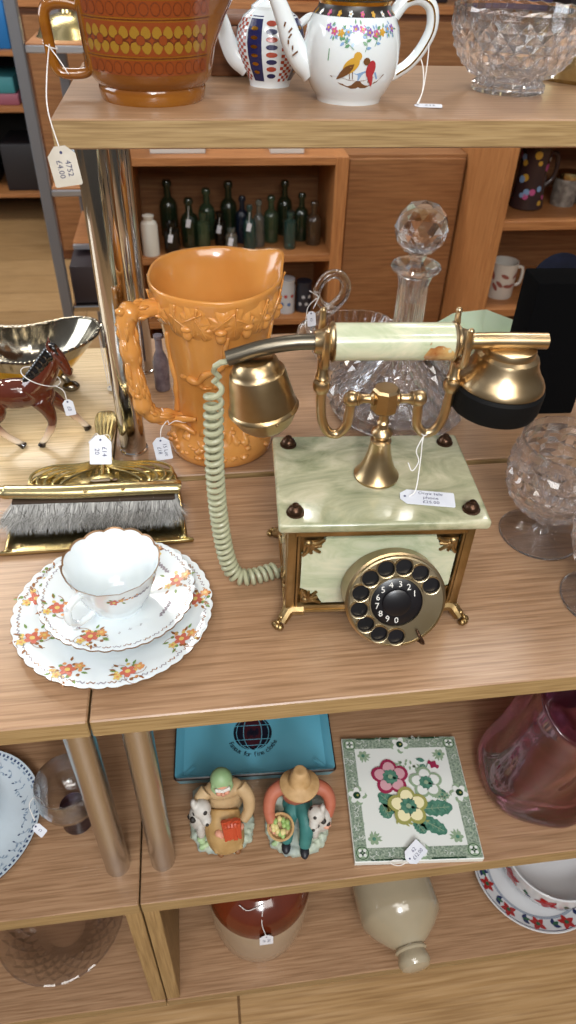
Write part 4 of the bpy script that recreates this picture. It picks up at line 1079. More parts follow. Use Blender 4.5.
# ------------------------------------------------------------------ brass crumb pan and brush
def crumb_pan():
    T = thing('crumb_pan', 'polished brass crumb pan with scrolled handle, under the grey bristle brush', 'dustpan', (-.114, .585, ZM))
    # tray outline (near edge wide, far edge scalloped)
    P = [(-.0905, -.045), (-.0860, -.0485), (.0840, -.0470), (.0895, -.042), (.0890, -.020), (.0835, .030), (.0800, .052), (.0740, .0590), (.060, .0625), (.040, .0600), (.020, .0645), (.010, .070), (-.010, .070), (-.024, .064), (-.044, .0600), (-.062, .0620), (-.0740, .0580), (-.0780, .048), (-.0830, .030), (-.0890, -.020)]
    P = [(p.x, p.y) for p in spline([(a, b, 0) for a, b in P], 4, closed=True)]
    bm = new(); n = len(P)
    def ring(s, z, lift):
        out = []
        for (x, y) in P:
            k = max(0, min(1, (y+.045)/.09)); out.append(bm.verts.new((x*s, y*s+(1-s)*.004, z+lift*k)))
        return out
    rings = [ring(1.0, .0055, .012), ring(1.012, .0048, .0125), ring(.995, .0010, .003), ring(.93, .0008, .0008), ring(.5, .0008, 0)]
    up = [ring(1.0, .0066, .012), ring(.975, .0048, .010), ring(.945, .0022, .0025), ring(.90, .0018, .0012), ring(.86, .0022, .0010), ring(.5, .0018, 0)]
    def br(a, b):
        for i in range(n): bm.faces.new([a[i], a[(i+1) % n], b[(i+1) % n], b[i]])
    for a, b in zip(rings, rings[1:]): br(b, a)
    br(rings[0], up[0])
    for a, b in zip(up, up[1:]): br(a, b)
    bm.faces.new(rings[-1]); bm.faces.new(up[-1][::-1])
    link('tray', bm, BRASSL, T, angle=180)
    bm = new()
    # concentric scroll mouldings at the far side
    for k in range(5):
        s = 1-.11*k
        for sx in (-1, 1):
            tube(bm, spline([(sx*.008*s, .074-.002*k, .024), (sx*.026*s, .070-.003*k, .0235), (sx*.054*s, .0700-.005*k, .0230), (sx*.0745*s, .062-.005*k, .0205), (sx*.0765*s, .048-.002*k, .0165), (sx*.060*s, .0430-.001*k, .0135), (sx*.030*s, .049-.001*k, .014)], 6), .0017, 7)
    link('scroll_moulding', bm, BRASSL, T)
    bm = new()
    for k in range(5):
        dx = (k-2)*.0030
        tube(bm, spline([(dx*2.6, .058, .0165), (dx*1.6, .075, .022), (dx*.7, .095, .024), (dx*1.1, .118, .027), (dx*1.6, .138, .032), (dx*1.4, .154, .034), (dx*.4, .164, .031)], 7), lambda t: .0026+.0010*sin(t*pi), 9)
    link('handle', bm, BRASSL, T)
    price_tag(T, (.004, .050, .0560), (-.05, -.60, -.80), (1, 0, -.05), .031, .023, ['£14', '20'], [
        [(-.004, .105, .036), (-.013, .100, .036), (-.014, .088, .040), (-.002, .072, .062), (.003, .060, .068)], [(-.004, .107, .036), (.006, .106, .037), (.008, .103, .032)]], size=.007)
crumb_pan()

def brush():
    T = thing('crumb_brush', 'long brass backed brush with shaggy grey bristles, resting on the brass crumb pan', 'brush', (-.114, .585, ZM))
    z = .0360
    bm = new()
    P = [Vector((-.36, .010, z-.006)), Vector((-.20, .012, z-.001)), Vector((-.10, .0120, z)), Vector((-.088, .011, z)), Vector((-.03, .006, z)), (Vector((.03, .005, z))), Vector((.078, .004, z)), Vector((.086, .004, z-.001))]
    sp_ = spline(P, 8)
    tube(bm, sp_, lambda t: .0058 if t < .35 else .0068, 16, flat=1.25)
    link('back', bm, BRASSL, T)
    bm = new(); box(bm, (-.003, .0040, z-.0090), (.168, .0125, .0055), 0, R=Matrix.Rotation(radians(-2.2), 3, 'Z'), bev=.002); link('bristle_block', bm, mat('dark_brush_wood', '#3a2c20', .6), T)
    bm = new()
    for x in (-.010, .028): ell(bm, (x, -.0020, z+.0055), (.0022, .0018, .0016), seg=10, rings=6)
    link('rivet', bm, BRASSD, T)
    rnd = random.Random(8); bm = new()
    for i in range(13000):
        x = -.086+.168*rnd.random(); y = .004-.0013*(x/.08)+rnd.uniform(-.0055, .0055)
        L_ = rnd.uniform(.026, .038); ay = -1.05+rnd.gauss(0, .30)+y*14; ax = rnd.gauss(-.22, .30)
        p = Vector((x, y, z-.009)); d = Vector((ax, ay, -.75)).normalized(); q = p+d*L_*.5; e = q+Vector((ax+rnd.gauss(0, .55), ay*.7+rnd.gauss(0, .35), -.35+rnd.gauss(0, .35))).normalized()*L_*.5
        e.z = max(e.z, .0035+rnd.random()*.004)
        w = Vector((.00055, rnd.uniform(-.0003, .0003), 0))
        a, b, c, dd, ee = [bm.verts.new(v) for v in (p-w, p+w, q+w*.8, q-w*.8, e)]
        mi = 0 if rnd.random() < .6 else (1 if rnd.random() < .6 else 2)
        bm.faces.new([a, b, c, dd]).material_index = mi; bm.faces.new([dd, c, ee]).material_index = mi
    # soft underlying mass of bristles
    tube(bm, spline([(-.086, -.004, .014), (-.05, -.005, .012), (0, -.006, .012), (.05, -.006, .012), (.078, -.005, .014)], 8), lambda t: .0050*min(1, 6*t+.3, 6*(1-t)+.3), 12, mi=1, flat=1.2)
    o = link('bristles', bm, [mat('grey_bristle', '#9f9e9b', .8), mat('dark_grey_bristle', '#6c6a67', .8), mat('pale_bristle', '#c3c2be', .8)], T, angle=180); o['kind'] = 'stuff'
brush()

# ------------------------------------------------------------------ crystal on the rear and front shelves
def decanter():
    T = thing('decanter', 'broad based cut crystal decanter with faceted ball stopper, behind the telephone', 'decanter', (.2550, .768, ZB))
    bm = new()
    lathe(bm, [(0, .0003), (.072, .0003), (.080, .002), (.0870, .009)], 56)
    cut(bm, [(.0870, .009), (.0905, .016), (.0905, .026), (.0860, .040), (.0740, .056), (.0580, .070), (.0400, .083), (.0270, .094)], 28, .0036, .0110)
    lathe(bm, [(.0270, .094), (.0205, .104), (.0180, .114), (.0172, .130), (.0172, .165), (.0180, .172), (.0210, .182), (.0280, .188), (.0290, .1915), (.0275, .1935), (.0215, .1915), (.0125, .187), (.0120, .13), (.0135, .110), (.020, .098), (.034, .083), (.052, .066), (.068, .050), (.080, .034), (.083, .022), (.078, .012), (.06, .009), (0, .009)], 56,
          fr=lambda t, r, z: (r+.0012*abs(cos(t*7))-.0006, z) if (.112 < z < .170 and r > .016) else (r, z))
    link('body', bm, GLASS, T, angle=14)
    bm = new()
    lathe(bm, [(0, .150), (.0105, .151), (.0125, .189), (.0090, .193), (.0080, .198), (.0110, .205), (.012, .209)], 10)
    ico(bm, (0, 0, .2335), .0300, 2)
    o = link('stopper', bm, GLASS, T, smooth=False)
    bm = new(); S = lambda u, v, off: Vector((-.050+u*.8, -.062-.0-v*.2, .052+v*.8+u*.25+.006))
    patch(bm, S, [(-.009, -.012), (.009, -.012), (.009, .012), (-.009, .012)], 0, 0); link('sticker', bm, mat('paper_sticker', '#d8dade', .6), T, smooth=False)
decanter()

def swan():
    T = thing('glass_swan_bowl', 'clear glass swan shaped bowl with looped neck and tied tag, behind the pitcher', 'bowl', (.2050, .890, ZB))
    outer = [(0, 0), (.022, 0), (.028, .002), (.036, .010), (.046, .026), (.052, .042), (.055, .058)]
    inner = [(.0525, .058), (.049, .043), (.043, .028), (.034, .014), (0, .008)]
    def fr(t, r, z):
        k = z/.058; c = cos(t)
        return r*(1+.25*k*max(0, c)**2)+.0008*cos(30*t)*k, z+.006*k*abs(c)**2+.0015*k*abs(sin(15*t))
    bm = new(); lathe(bm, outer+inner, 180, fr=fr); link('body', bm, GLASST, T, angle=30)
    bm = new()
    P = [(-.055, 0, .035), (-.058, 0, .055), (-.046, -.002, .070), (-.026, -.004, .085), (-.008, -.006, .104), (-.004, -.008, .122), (-.013, -.010, .137), (-.028, -.012, .1385), (-.040, -.014, .128), (-.044, -.015, .113), (-.037, -.016, .101), (-.026, -.017, .095), (-.018, -.018, .092)]
    tube(bm, spline(P, 8), lambda t: .0090-.0042*min(1, t*1.3)+.0015*math.exp(-((t-.9)/.05)**2), 16); link('neck', bm, GLASST, T)
    price_tag(T, (-.052, -.028, .0860), (.1, -.1, -1), (1, .2, .1), .020, .012, ['£5'], [
        [(-.042, -.020, .112), (-.050, -.026, .110), (-.058, -.028, .100), (-.060, -.03, .075)], [(-.042, -.020, .112), (-.040, -.008, .113), (-.047, -.015, .118), (-.042, -.020, .112)], [(-.042, -.020, .112), (-.050, -.026, .120), (-.056, -.026, .124)], [(-.042, -.020, .112), (-.050, -.027, .1)]], size=.005)
swan()

bm = new()
def oc(r, z): return [bm.verts.new(((r*(1.0 if k % 2 else 1.02))*cos(2*pi*k/8+pi/8), r*sin(2*pi*k/8+pi/8), z+(.004 if k % 2 else 0))) for k in range(8)]
R_ = [oc(.026, 0), oc(.030, .003), oc(.048, .028), oc(.066, .050), oc(.064, .0515), oc(.046, .031), oc(.026, .006)]
for a, b in zip(R_, R_[1:]):
    for i in range(8): bm.faces.new([a[i], a[(i+1) % 8], b[(i+1) % 8], b[i]])
bm.faces.new(R_[0][::-1]); bm.faces.new(R_[-1])
for a in (200, 250, 300):
    c = Vector((.052*cos(radians(a)), .052*sin(radians(a)), .0345)); n_ = Vector((cos(radians(a)), sin(radians(a)), -.9)).normalized(); tt = Vector((-sin(radians(a)), cos(radians(a)), 0)); bb = n_.cross(tt)
    flower(bm, lambda u, v, off: c+tt*u+bb*v+n_*(off+.0002), 0, 0, .006, 1, 2, 5)
o = link('octagonal_dish', bm, [mat('pale_green_glass', '#b9c9ad', .15, c2='#c6d2bd', scale=8, coat=.5, sss=.2), FL_G, FL_Y], loc=(.4050, .880, ZB), angle=25); tag(o, 'pale green octagonal dish on the rear shelf between decanter and black display stand', 'dish')

def display():
    T = thing('black_display_stand', 'tall black velvet covered display block standing behind the telephone mouthpiece', 'display stand', (.4430, .762, ZB), radians(-3))
    V = mat('black_velvet', '#050506', 1, spec=.1)
    bm = new(); box(bm, (0, 0, .0890), (.092, .050, .178), 0, bev=.003); link('body', bm, V, T)
    bm = new(); ell(bm, (.006, .040, .150), (.036, .014, .040), seg=28, rings=18)
    link('padded_roll', bm, mat('blue_black_velvet', '#12141f', .9, c2='#171a2c', scale=60, spec=.2), T, label='blue-black padded roll')
display()
# slim grey violet bottle glimpsed through the pitcher handle
bm = new(); lathe(bm, [(0, 0), (.010, 0), (.0105, .002), (.0105, .040), (.0085, .048), (.0050, .056), (.0045, .072), (.006, .074), (.006, .078), (0, .078)], 32)
o = link('slim_bottle', bm, mat('grey_violet_glass', '#5a5058', .15, c2='#7d747a', scale=80), loc=(-.0495, .846, ZB)); tag(o, 'slim grey violet bottle behind the handle of the apricot pitcher', 'bottle')

def goblet(loc, label, n, seed):
    bm = new()
    lathe(bm, [(0, 0), (.0405, 0), (.0420, .0012), (.0405, .0024), (.022, .0042), (.009, .0075), (.0060, .012), (.0054, .020), (.0066, .026), (.0140, .030)], 64, fr=lambda t, r, z: (r, z-.0007*abs(cos(t*8))) if (z < .0045 and .008 < r < .0400 and z > .001) else (r, z))
    cut(bm, [(.0140, .030), (.0280, .038), (.0420, .052), (.0490, .068), (.0505, .084), (.0490, .100), (.0465, .112)], n, .0030, .0050, 'grid')
    lathe(bm, [(.0465, .112), (.0452, .1195), (.0435, .1205), (.0440, .112), (.0465, .098), (.0475, .084), (.0460, .070), (.039, .055), (.026, .043), (.012, .036), (0, .034)], 64, fr=lambda t, r, z: (r, z+(.0012*abs(sin(t*n)) if z > .118 else 0)))
    o = link('crystal_goblet', bm, GLASS, loc=loc, angle=14)
    tag(o, label, 'goblet', 'cut crystal goblets at the right of the front shelf')
goblet((.3510, .5160, ZM+.0003), 'cut crystal goblet just right of the telephone, the whole foot visible', 16, 1)
goblet((.3770, .4170, ZM+.0003), 'cut crystal goblet nearest the front, half cut off at the right edge', 16, 2)

# ------------------------------------------------------------------ lower shelf
def ashtray():
    T = thing('advertising_dish', 'oblong sky blue china dish printed with a globe and slogan, dark rim', 'dish', (.0440, .5450, ZL), radians(-2.6))
    BL = mat('sky_blue_glaze', '#62aec6', .18, c2='#6db7ce', scale=6, coat=.4); RIM = mat('black_brown_rim', '#1d1310', .3)
    w, d = .1060, .0780
    def rr(x, y, r, n=6): 
        P = []
        for (sx, sy, a0) in ((1, 1, 0), (-1, 1, pi/2), (-1, -1, pi), (1, -1, 3*pi/2)):
            for k in range(n+1): a = a0+pi/2*k/n; P.append((sx*(x-r)+r*cos(a), sy*(y-r)+r*sin(a)))
        return P
    bm = new()
    L_ = [(.93, .0, .004), (.95, .0015, .004), (.995, .017, .004), (1.0, .0190, .004), (1.0, .0212, .004), (.982, .0222, .004), (.960, .0205, .004), (.88, .0090, .007), (.80, .0062, .010), (.5, .0055, .01)]
    R_ = []
    for (s, z, r) in L_:
        R_.append([bm.verts.new((x, y, z)) for x, y in rr(w-(1-s)*w*.9, d-(1-s)*w*.9, r)])
    n = len(R_[0])
    for k, (a, b) in enumerate(zip(R_, R_[1:])):
        for i in range(n): bm.faces.new([a[i], a[(i+1) % n], b[(i+1) % n], b[i]]).material_index = 1 if k in (2, 3, 4) else 0
    bm.faces.new(R_[0][::-1]); bm.faces.new(R_[-1])
    # rests at the corners
    for sx in (-1, 1):
        for sy in (-1, 1): patch(bm, lambda u, v, off: Vector((sx*(.0835+u), sy*(.0560+v), .0083+off)), [(-.002, -.006), (.013, .010), (.009, .012), (-.006, -.002)], 0, .0002, .002, 2)
    link('tray', bm, [BL, RIM], T, angle=25)
    bm = new(); cx, cy, R = -.0010, -.0070, .0265
    S = lambda u, v, off: Vector((cx+u, cy+v, .0066+off))
    patch(bm, S, circ(0, 0, R, 48), 0, .0002)
    patch(bm, S, [(x, y) for x, y in ((-.013, .024), (.013, .024), (.014, 0), (.011, -.014), (0, -.024), (-.011, -.014), (-.014, 0))], 1, .0005)
    for i in range(4): patch(bm, S, circ(-.006+.004*i, -.002+.003*(i % 2), .0026, 8, .006), 0, .0007)
    for k in (-2, -1, 0, 1, 2):
        if k: strip(bm, S, [(R*sin(k*.5)*cos(q), R*sin(q)) for q in [-pi/2+pi*j/20 for j in range(21)]], .0008, 2, .0009)
        strip(bm, S, [(x, R*sin(k*.42)) for x in [R*cos(k*.42)*(-1+2*j/12) for j in range(13)] if abs(x) > .0125 or k < -1], .0008, 2, .0009) if k != 0 else None
    s = 'Famous for fine cloths'
    for i, ch in enumerate(s):
        if ch == ' ': continue
        a = radians(-153+126*i/(len(s)-1)); text(bm, ch, .0100, S, 0, .0006, (R+.0070)*cos(a), (R+.0070)*sin(a), a+pi/2)
    link('globe_emblem', bm, [mat('navy_black_print', '#101425', .4), mat('maroon_print', '#3a1620', .4), BL], T, smooth=False, label='dark globe emblem with curved slogan')
ashtray()

def tile():
    T = thing('ceramic_tile', 'square white tile with green transfer border and pink, white and cream flowers', 'tile', (.2345, .4245, ZL), radians(-4.9))
    GT = mat('green_transfer', '#66796a', .2, c2='#a3b09f', scale=420, coat=.4, detail=2); GD = mat('dark_green_transfer', '#22402f', .2, coat=.4)
    LG = mat('teal_leaf_print', '#3f6f5f', .2, coat=.4, c2='#5a8a76', scale=200); MG = mat('magenta_print', '#96304f', .2, coat=.4); PKL = mat('pale_pink_print', '#cf9fa8', .2, coat=.4)
    CRM = mat('cream_print', '#ece4b8', .2, coat=.4); WG = mat('tile_white_glaze', '#dfe3df', .12, coat=.5); OL = mat('olive_print', '#9a9a5a', .2, coat=.4); SG = mat('sage_print', '#8fa58a', .2, coat=.4)
    mats = [WG, GT, GD, LG, MG, PKL, CRM, OL, SG]
    w, d, h = .079, .083, .009
    bm = new(); box(bm, (0, 0, h/2), (2*w, 2*d, h), 0, bev=.0012)
    S = lambda u, v, off: Vector((u, v, h+off)); b = .0165
    for (x0, x1, y0, y1) in ((-w+.001, w-.001, d-b, d-.001), (-w+.001, w-.001, -d+.001, -d+b), (-w+.001, -w+b, -d+b, d-b), (w-b, w-.001, -d+b, d-b)):
        patch(bm, S, [(x0, y0), (x1, y0), (x1, y1), (x0, y1)], 1, .0002)
    for s in (-1, 1):
        patch(bm, S, [(-w+.020, s*(d-.0030)), (-.012, s*(d-.0030)), (-.012, s*(d-.0008)), (-w+.020, s*(d-.0008))], 2, .0004)
        patch(bm, S, [(.014, s*(d-.0030)), (w-.022, s*(d-.0030)), (w-.022, s*(d-.0008)), (.014, s*(d-.0008))], 2, .0004)
    rnd = random.Random(4)
    # scrolls in the border
    for i in range(150):
        side = rnd.randrange(4); t = rnd.uniform(-1, 1); o = rnd.uniform(.003, b-.003)
        u, v = ((t*w*.95, d-o), (t*w*.95, -d+o), (-w+o, t*d*.8), (w-o, t*d*.8))[side]
        a = rnd.random()*6.28; P = []; x, y = u, v; da = rnd.choice((-1, 1))*.45
        for k in range(8): P.append((x, y)); a += da; x += .0011*cos(a); y += .0011*sin(a)
        strip(bm, S, P, .0006, 8 if i % 2 else 0, .0005)
    for sx in (-1, 1):
        for sy in (-1, 1):
            cx, cy = sx*(w-.0105), sy*(d-.0105)
            patch(bm, S, circ(cx, cy, .0088, 20), 8, .0006); patch(bm, S, circ(cx, cy, .0078, 20), 2, .0007); patch(bm, S, circ(cx, cy, .0068, 20), 8, .0008)
            flower(bm, S, cx, cy, .0060, 0, 2, 4, off=.0009, a0=.78); flower(bm, S, cx, cy, .0035, 2, 8, 4, off=.0012)
            flower(bm, S, sx*(w-.027), sy*(d-.027), .0075, 8, 3, 6, off=.0004); 
            for q in range(5): a = atan2(-sy, -sx)+(q-2)*.5; patch(bm, S, leafp(sx*(w-.027)+.005*cos(a), sy*(d-.027)+.005*sin(a), a, .0055, .0024), 8, .0003)
    for (cx, cy, a) in ((0, d-.012, -pi/2), (0, -d+.012, pi/2), (-w+.012, 0, 0), (w-.012, 0, pi)):
        flower(bm, S, cx, cy, .0130, 8, 2, 5, off=.0010, a0=a); flower(bm, S, cx, cy, .0110, 0, 2, 5, off=.0014, a0=a+.3); patch(bm, S, circ(cx, cy, .0048, 14), 2, .0020); patch(bm, S, circ(cx+.001, cy, .0016, 8), 7, .0022)
    # centre bouquet
    for (u, v, a, L_, ww) in ((-.012, -.022, 2.4, .036, .017), (-.036, -.012, -1.2, .020, .014), (.014, -.020, .05, .040, .018), (.006, -.030, -.55, .040, .016), (.002, -.034, -1.0, .020, .012), (.020, .028, 1.0, .016, .009), (.036, .006, -.5, .016, .008)):
        P = lobed(u, v, a, L_, ww*1.25, 5, 40, .12); patch(bm, S, P, 3, .0006); strip(bm, S, [(u+L_*q*cos(a), v+L_*q*sin(a)) for q in (0, .3, .6, .9)], .0008, 8, .0010)
        for q in (.3, .5, .7):
            for sg in (-1, 1): strip(bm, S, [(u+L_*q*cos(a), v+L_*q*sin(a)), (u+L_*q*cos(a)+ww*.3*cos(a+sg*.9), v+L_*q*sin(a)+ww*.3*sin(a+sg*.9))], .0005, 8, .0010)
    for i in range(40):
        a = rnd.uniform(3.6, 5.2); r = rnd.uniform(.030, .044); u, v = r*cos(a)*.9, r*sin(a)*.85-.002; patch(bm, S, leafp(u, v, rnd.uniform(0, 6), .006, .003, 4), 7 if i % 2 else 3, .0008)
    for i in range(26):
        a = rnd.uniform(.9, 2.2); r = rnd.uniform(.042, .050); u, v = r*cos(a)-.005, r*sin(a)*.95; patch(bm, S, leafp(u, v, rnd.uniform(0, 6), .006, .003, 4), 8, .0008)
    for (u, v) in ((.040, -.004), (.046, -.006), (.034, -.002), (.050, -.003)): flower(bm, S, u, v, .0042, 8, 3, 5, off=.0007)
    def bloom(u, v, r, edge, mid, ctr, z):
        for i in range(5):
            a = .35+2*pi*i/5; x, y = u+r*.56*cos(a), v+r*.56*sin(a)
            patch(bm, S, circ(x, y, r*.50, 16, r*.46, a), edge, z+.0001*i)
        for i in range(5):
            a = .35+2*pi*i/5; x, y = u+r*.50*cos(a), v+r*.50*sin(a); patch(bm, S, circ(x, y, r*.38, 14, r*.33, a), mid, z+.0007)
        flower(bm, S, u, v, r*.42, 3, 8, 9, off=z+.0009)
    bloom(-.020, .024, .0240, 4, 5, 3, .0016); bloom(.026, .015, .0215, 8, 0, 3, .0014); bloom(-.003, -.017, .0250, 7, 6, 3, .0030)
    patch(bm, S, lobed(.034, .045, -.6, .016, .012, 2), 4, .0014); patch(bm, S, leafp(.030, .046, 2.9, .012, .006), 3, .0016); strip(bm, S, [(.034, .043), (.027, .030), (.022, .02)], .001, 3, .001)
    link('glazed_face', bm, mats, T, smooth=False) if False else None
    o = link('tile_body', bm, mats, T, smooth=False)
    price_tag(T, (-.006, -.0765, .0150), (.75, .65, .10), (-.65, .75, .1), .027, .019, ['62', '£12.00'], [[(-.016, -.086, .0145), (-.026, -.0895, .0125), (-.036, -.087, .012), (-.034, -.0835, .013), (-.022, -.084, .0145)]], size=.0060)
tile()

# figurines ----------------------------------------------------------
SKIN = mat('bisque_skin', '#c98f76', .5); ROCK = mat('bisque_rock', '#8f9a97', .55, c2='#b4bda8', scale=60); GRASS = mat('bisque_moss', '#8fae7c', .55, c2='#a9bd90', scale=80)
KER = mat('green_kerchief', '#7fa070', .5, c2='#94b083', scale=60); TAN = mat('tan_coat', '#b0926a', .55, c2='#bfa47c', scale=60); APR = mat('ochre_apron', '#b39260', .55, c2='#a17f4e', scale=90)
WFUR = mat('white_fur', '#c8c4bd', .6, c2='#b5b0a8', scale=90); SPOT = mat('black_spots', '#26221f', .6); CAR = mat('carrot_red', '#b54a2c', .45); SHOE = mat('brown_shoe', '#7d5330', .5)
STRAW = mat('straw_hat', '#bd9a6c', .6, c2='#a98657', scale=120); REDS = mat('brick_red_shirt', '#a3583f', .55, c2='#b26a52', scale=60); TEAL = mat('teal_trousers', '#2f6a68', .55, c2='#3f7f7a', scale=60)
NAVS = mat('black_boot', '#1d1f26', .45); VEG = mat('pea_green', '#7f9f58', .5, c2='#9ab46c', scale=200); VEGY = mat('pale_turnip', '#cdbf84', .5); WHITEH = mat('white_hair', '#d6d3cc', .6)
RM = [('remesh', .0010, 4)]
def rockbase(T, seed, moss=True):
    rnd = random.Random(seed); bm = new()
    ell(bm, (0, -.002, .006), (.0345, .0325, .0080)); box(bm, (0, 0, .004), (.058, .052, .008), 0, bev=.003)
    for i in range(26):
        a = 2*pi*i/26; ico(bm, (.029*cos(a), -.002+.0285*sin(a), .006), (rnd.uniform(.005, .008),)*3, 1, jitter=.2, rnd=rnd)
    for i in range(16): ico(bm, (rnd.uniform(-.022, .022), rnd.uniform(.0, .022), rnd.uniform(.010, .032)), rnd.uniform(.008, .012), 1, jitter=.15, rnd=rnd)
    ell(bm, (0, .010, .022), (.026, .018, .018))
    link('base', bm, ROCK, T, mods=[('remesh', .0011, 2)], angle=180)
    bm = new()
    for i in range(14):
        x = rnd.uniform(-.027, -.010); y = rnd.uniform(-.024, .008); ico(bm, (x, y, .010+.012*(y+.02)/.03), (.005, .004, .0035), 1, jitter=.2, rnd=rnd)
    link('moss', bm, GRASS, T, mods=RM, angle=180)
def head(T, c, tilt=0):
    bm = new(); c = Vector(c); R = Matrix.Rotation(tilt, 3, 'X')
    q = lambda v: c+R @ Vector(v)
    ell(bm, c, (.0085, .0095, .0105), R=R); ell(bm, q((0, -.0045, -.0045)), (.0062, .0060, .0060), R=R)
    ell(bm, q((0, -.0108, -.0010)), (.0018, .0022, .0030), R=R)
    for s in (-1, 1): ell(bm, q((s*.0040, -.0078, -.0030)), .0030); ell(bm, q((s*.0086, .0, -.001)), (.0014, .0024, .0032))
    ell(bm, q((0, -.0088, -.0062)), (.0028, .0015, .0012)); tube(bm, [q((0, .001, -.008)), q((0, .006, -.019))], .0055, 10)
    return bm, q
def hand(bm, c, d, s=1):
    c = Vector(c); d = Vector(d).normalized(); side = d.cross(Vector((0, 0, 1))).normalized()
    ell(bm, c, (.0040*s, .0040*s, .0026*s))
    for k in range(4): tube(bm, spline([c+side*(k-1.5)*.0018, c+side*(k-1.5)*.0020+d*.0040, c+side*(k-1.5)*.0018+d*(.0062-.0006*abs(k-1.3))-Vector((0, 0, .0018))], 3), .0009, 6)
    tube(bm, [c-side*.002, c-side*.0048+d*.0025], .0010, 6)
def lamb(T, pts, spots, name):
    c0 = Vector(pts[0][0]); f = lambda c: tuple(Vector((c0.x*1.08, c0.y, c0.z))+(Vector(c)-c0)*1.22+Vector((0, 0, .004)))
    pts = [(f(c), tuple(x*1.2 for x in r)) for c, r in pts]; spots = [(f(c), r*1.2) for c, r in spots]
    bm = new()
    for (c, r) in pts: ell(bm, c, r)
    a = link(name, bm, WFUR, T, mods=RM, angle=180)
    bm = new()
    for (c, r) in spots: ell(bm, c, (r, r, r), seg=10, rings=8)
    link('spots', bm, SPOT, a)

def woman():
    T = thing('figurine', 'bisque figurine of a seated old woman in green headscarf holding carrots, lamb beside her', 'figurine', (-.0060, .4170, ZL), radians(4))
    rockbase(T, 1)
    bm = new()   # coat
    ell(bm, (.004, .006, .050), (.0190, .0140, .0240)); ell(bm, (.004, .006, .066), (.0200, .0120, .0100)); ell(bm, (.004, .008, .036), (.0200, .0150, .0130))
    tube(bm, spline([(.020, .004, .070), (.0275, -.004, .060), (.0270, -.0120, .048), (.0200, -.0185, .040)], 6), lambda t: .0080-.0030*t, 12)
    tube(bm, spline([(-.013, .004, .070), (-.0215, -.001, .064), (-.0240, -.0060, .056)], 6), lambda t: .0080-.0030*t, 12)
    link('coat', bm, TAN, T, mods=RM, angle=180)
    bm = new()   # skirt and apron
    tube(bm, spline([(.002, -.004, .044), (.000, -.0150, .036), (.001, -.0230, .024), (.003, -.0270, .012)], 6), lambda t: .0130+.0030*sin(t*3), 16, flat=1.25)
    for k in range(6): tube(bm, spline([(-.011+.005*k, -.012, .046), (-.012+.0052*k, -.026, .034), (-.010+.0050*k, -.036, .017)], 5), .0024, 8)
    link('apron', bm, APR, T, mods=RM, angle=180)
    bm, q = head(T, (.002, -.0010, .0885), radians(6))
    link('head', bm, SKIN, T, mods=[('remesh', .0006, 1)], angle=180)
    for c, d in (((.0165, -.0240, .0400), (-.8, -.4, -.1)), ((-.0060, -.0290, .0440), (.8, -.5, -.1))):
        bm = new(); hand(bm, c, d); link('hand', bm, SKIN, T, mods=[('remesh', .0006, 1)], angle=180)
    bm = new(); ell(bm, q((0, .0035, .0030)), (.0112, .0112, .0118), R=Matrix.Rotation(radians(6), 3, 'X')); ell(bm, q((0, .010, -.006)), (.0085, .0055, .0090))
    for s in (-1, 1): tube(bm, spline([q((s*.0085, -.002, .005)), q((s*.0092, -.003, -.003)), q((s*.004, -.006, -.0105))], 4), .0022, 8)
    link('headscarf', bm, KER, T, mods=RM, angle=180)
    bm = new()
    for i in range(11): tube(bm, spline([q((-.006+.0012*i, -.0088+.0004*abs(i-5), .0055)), q((-.0065+.0013*i, -.0102+.0003*abs(i-5), .003))], 3), .0012, 6)
    link('hair', bm, WHITEH, T)
    bm = new(); rnd = random.Random(3)
    for i in range(9):
        x = -.0005+.0018*i; tube(bm, [(x, -.0245-.0006*(i % 3), .0580+.0010*(i % 2)), (x+.001, -.0355, .0375+rnd.uniform(0, .005))], lambda t: .0029*(1-.5*t), 8)
    for i in range(5): box(bm, (.001+.0032*i, -.029, .0560), (.0030, .0050, .0060), 0, R=Matrix.Rotation(.3*i, 3, 'X'), bev=.0006)
    link('carrots', bm, CAR, T)
    for s in (-1, 1):
        bm = new(); ell(bm, (.003+s*.0085, -.0310, .0115), (.0048, .0080, .0045)); link('shoe', bm, SHOE, T)
    lamb(T, [((-.0210, -.0060, .0360), (.0095, .0100, .0170)), ((-.0190, -.0100, .0560), (.0080, .0085, .0080)), ((-.0165, -.0175, .0530), (.0048, .0062, .0045)), ((-.0250, -.0080, .0620), (.0028, .0040, .0055)), ((-.0215, -.0150, .0280), (.0040, .0045, .0110))],
         [((-.0170, -.0150, .0590), .0026), ((-.0245, -.0128, .0560), .0024), ((-.0270, -.0120, .0440), .0028), ((-.0160, -.0232, .0540), .0014), ((-.0290, -.0060, .0380), .0026)], 'lamb')
    T.scale = (1.17,)*3
woman()

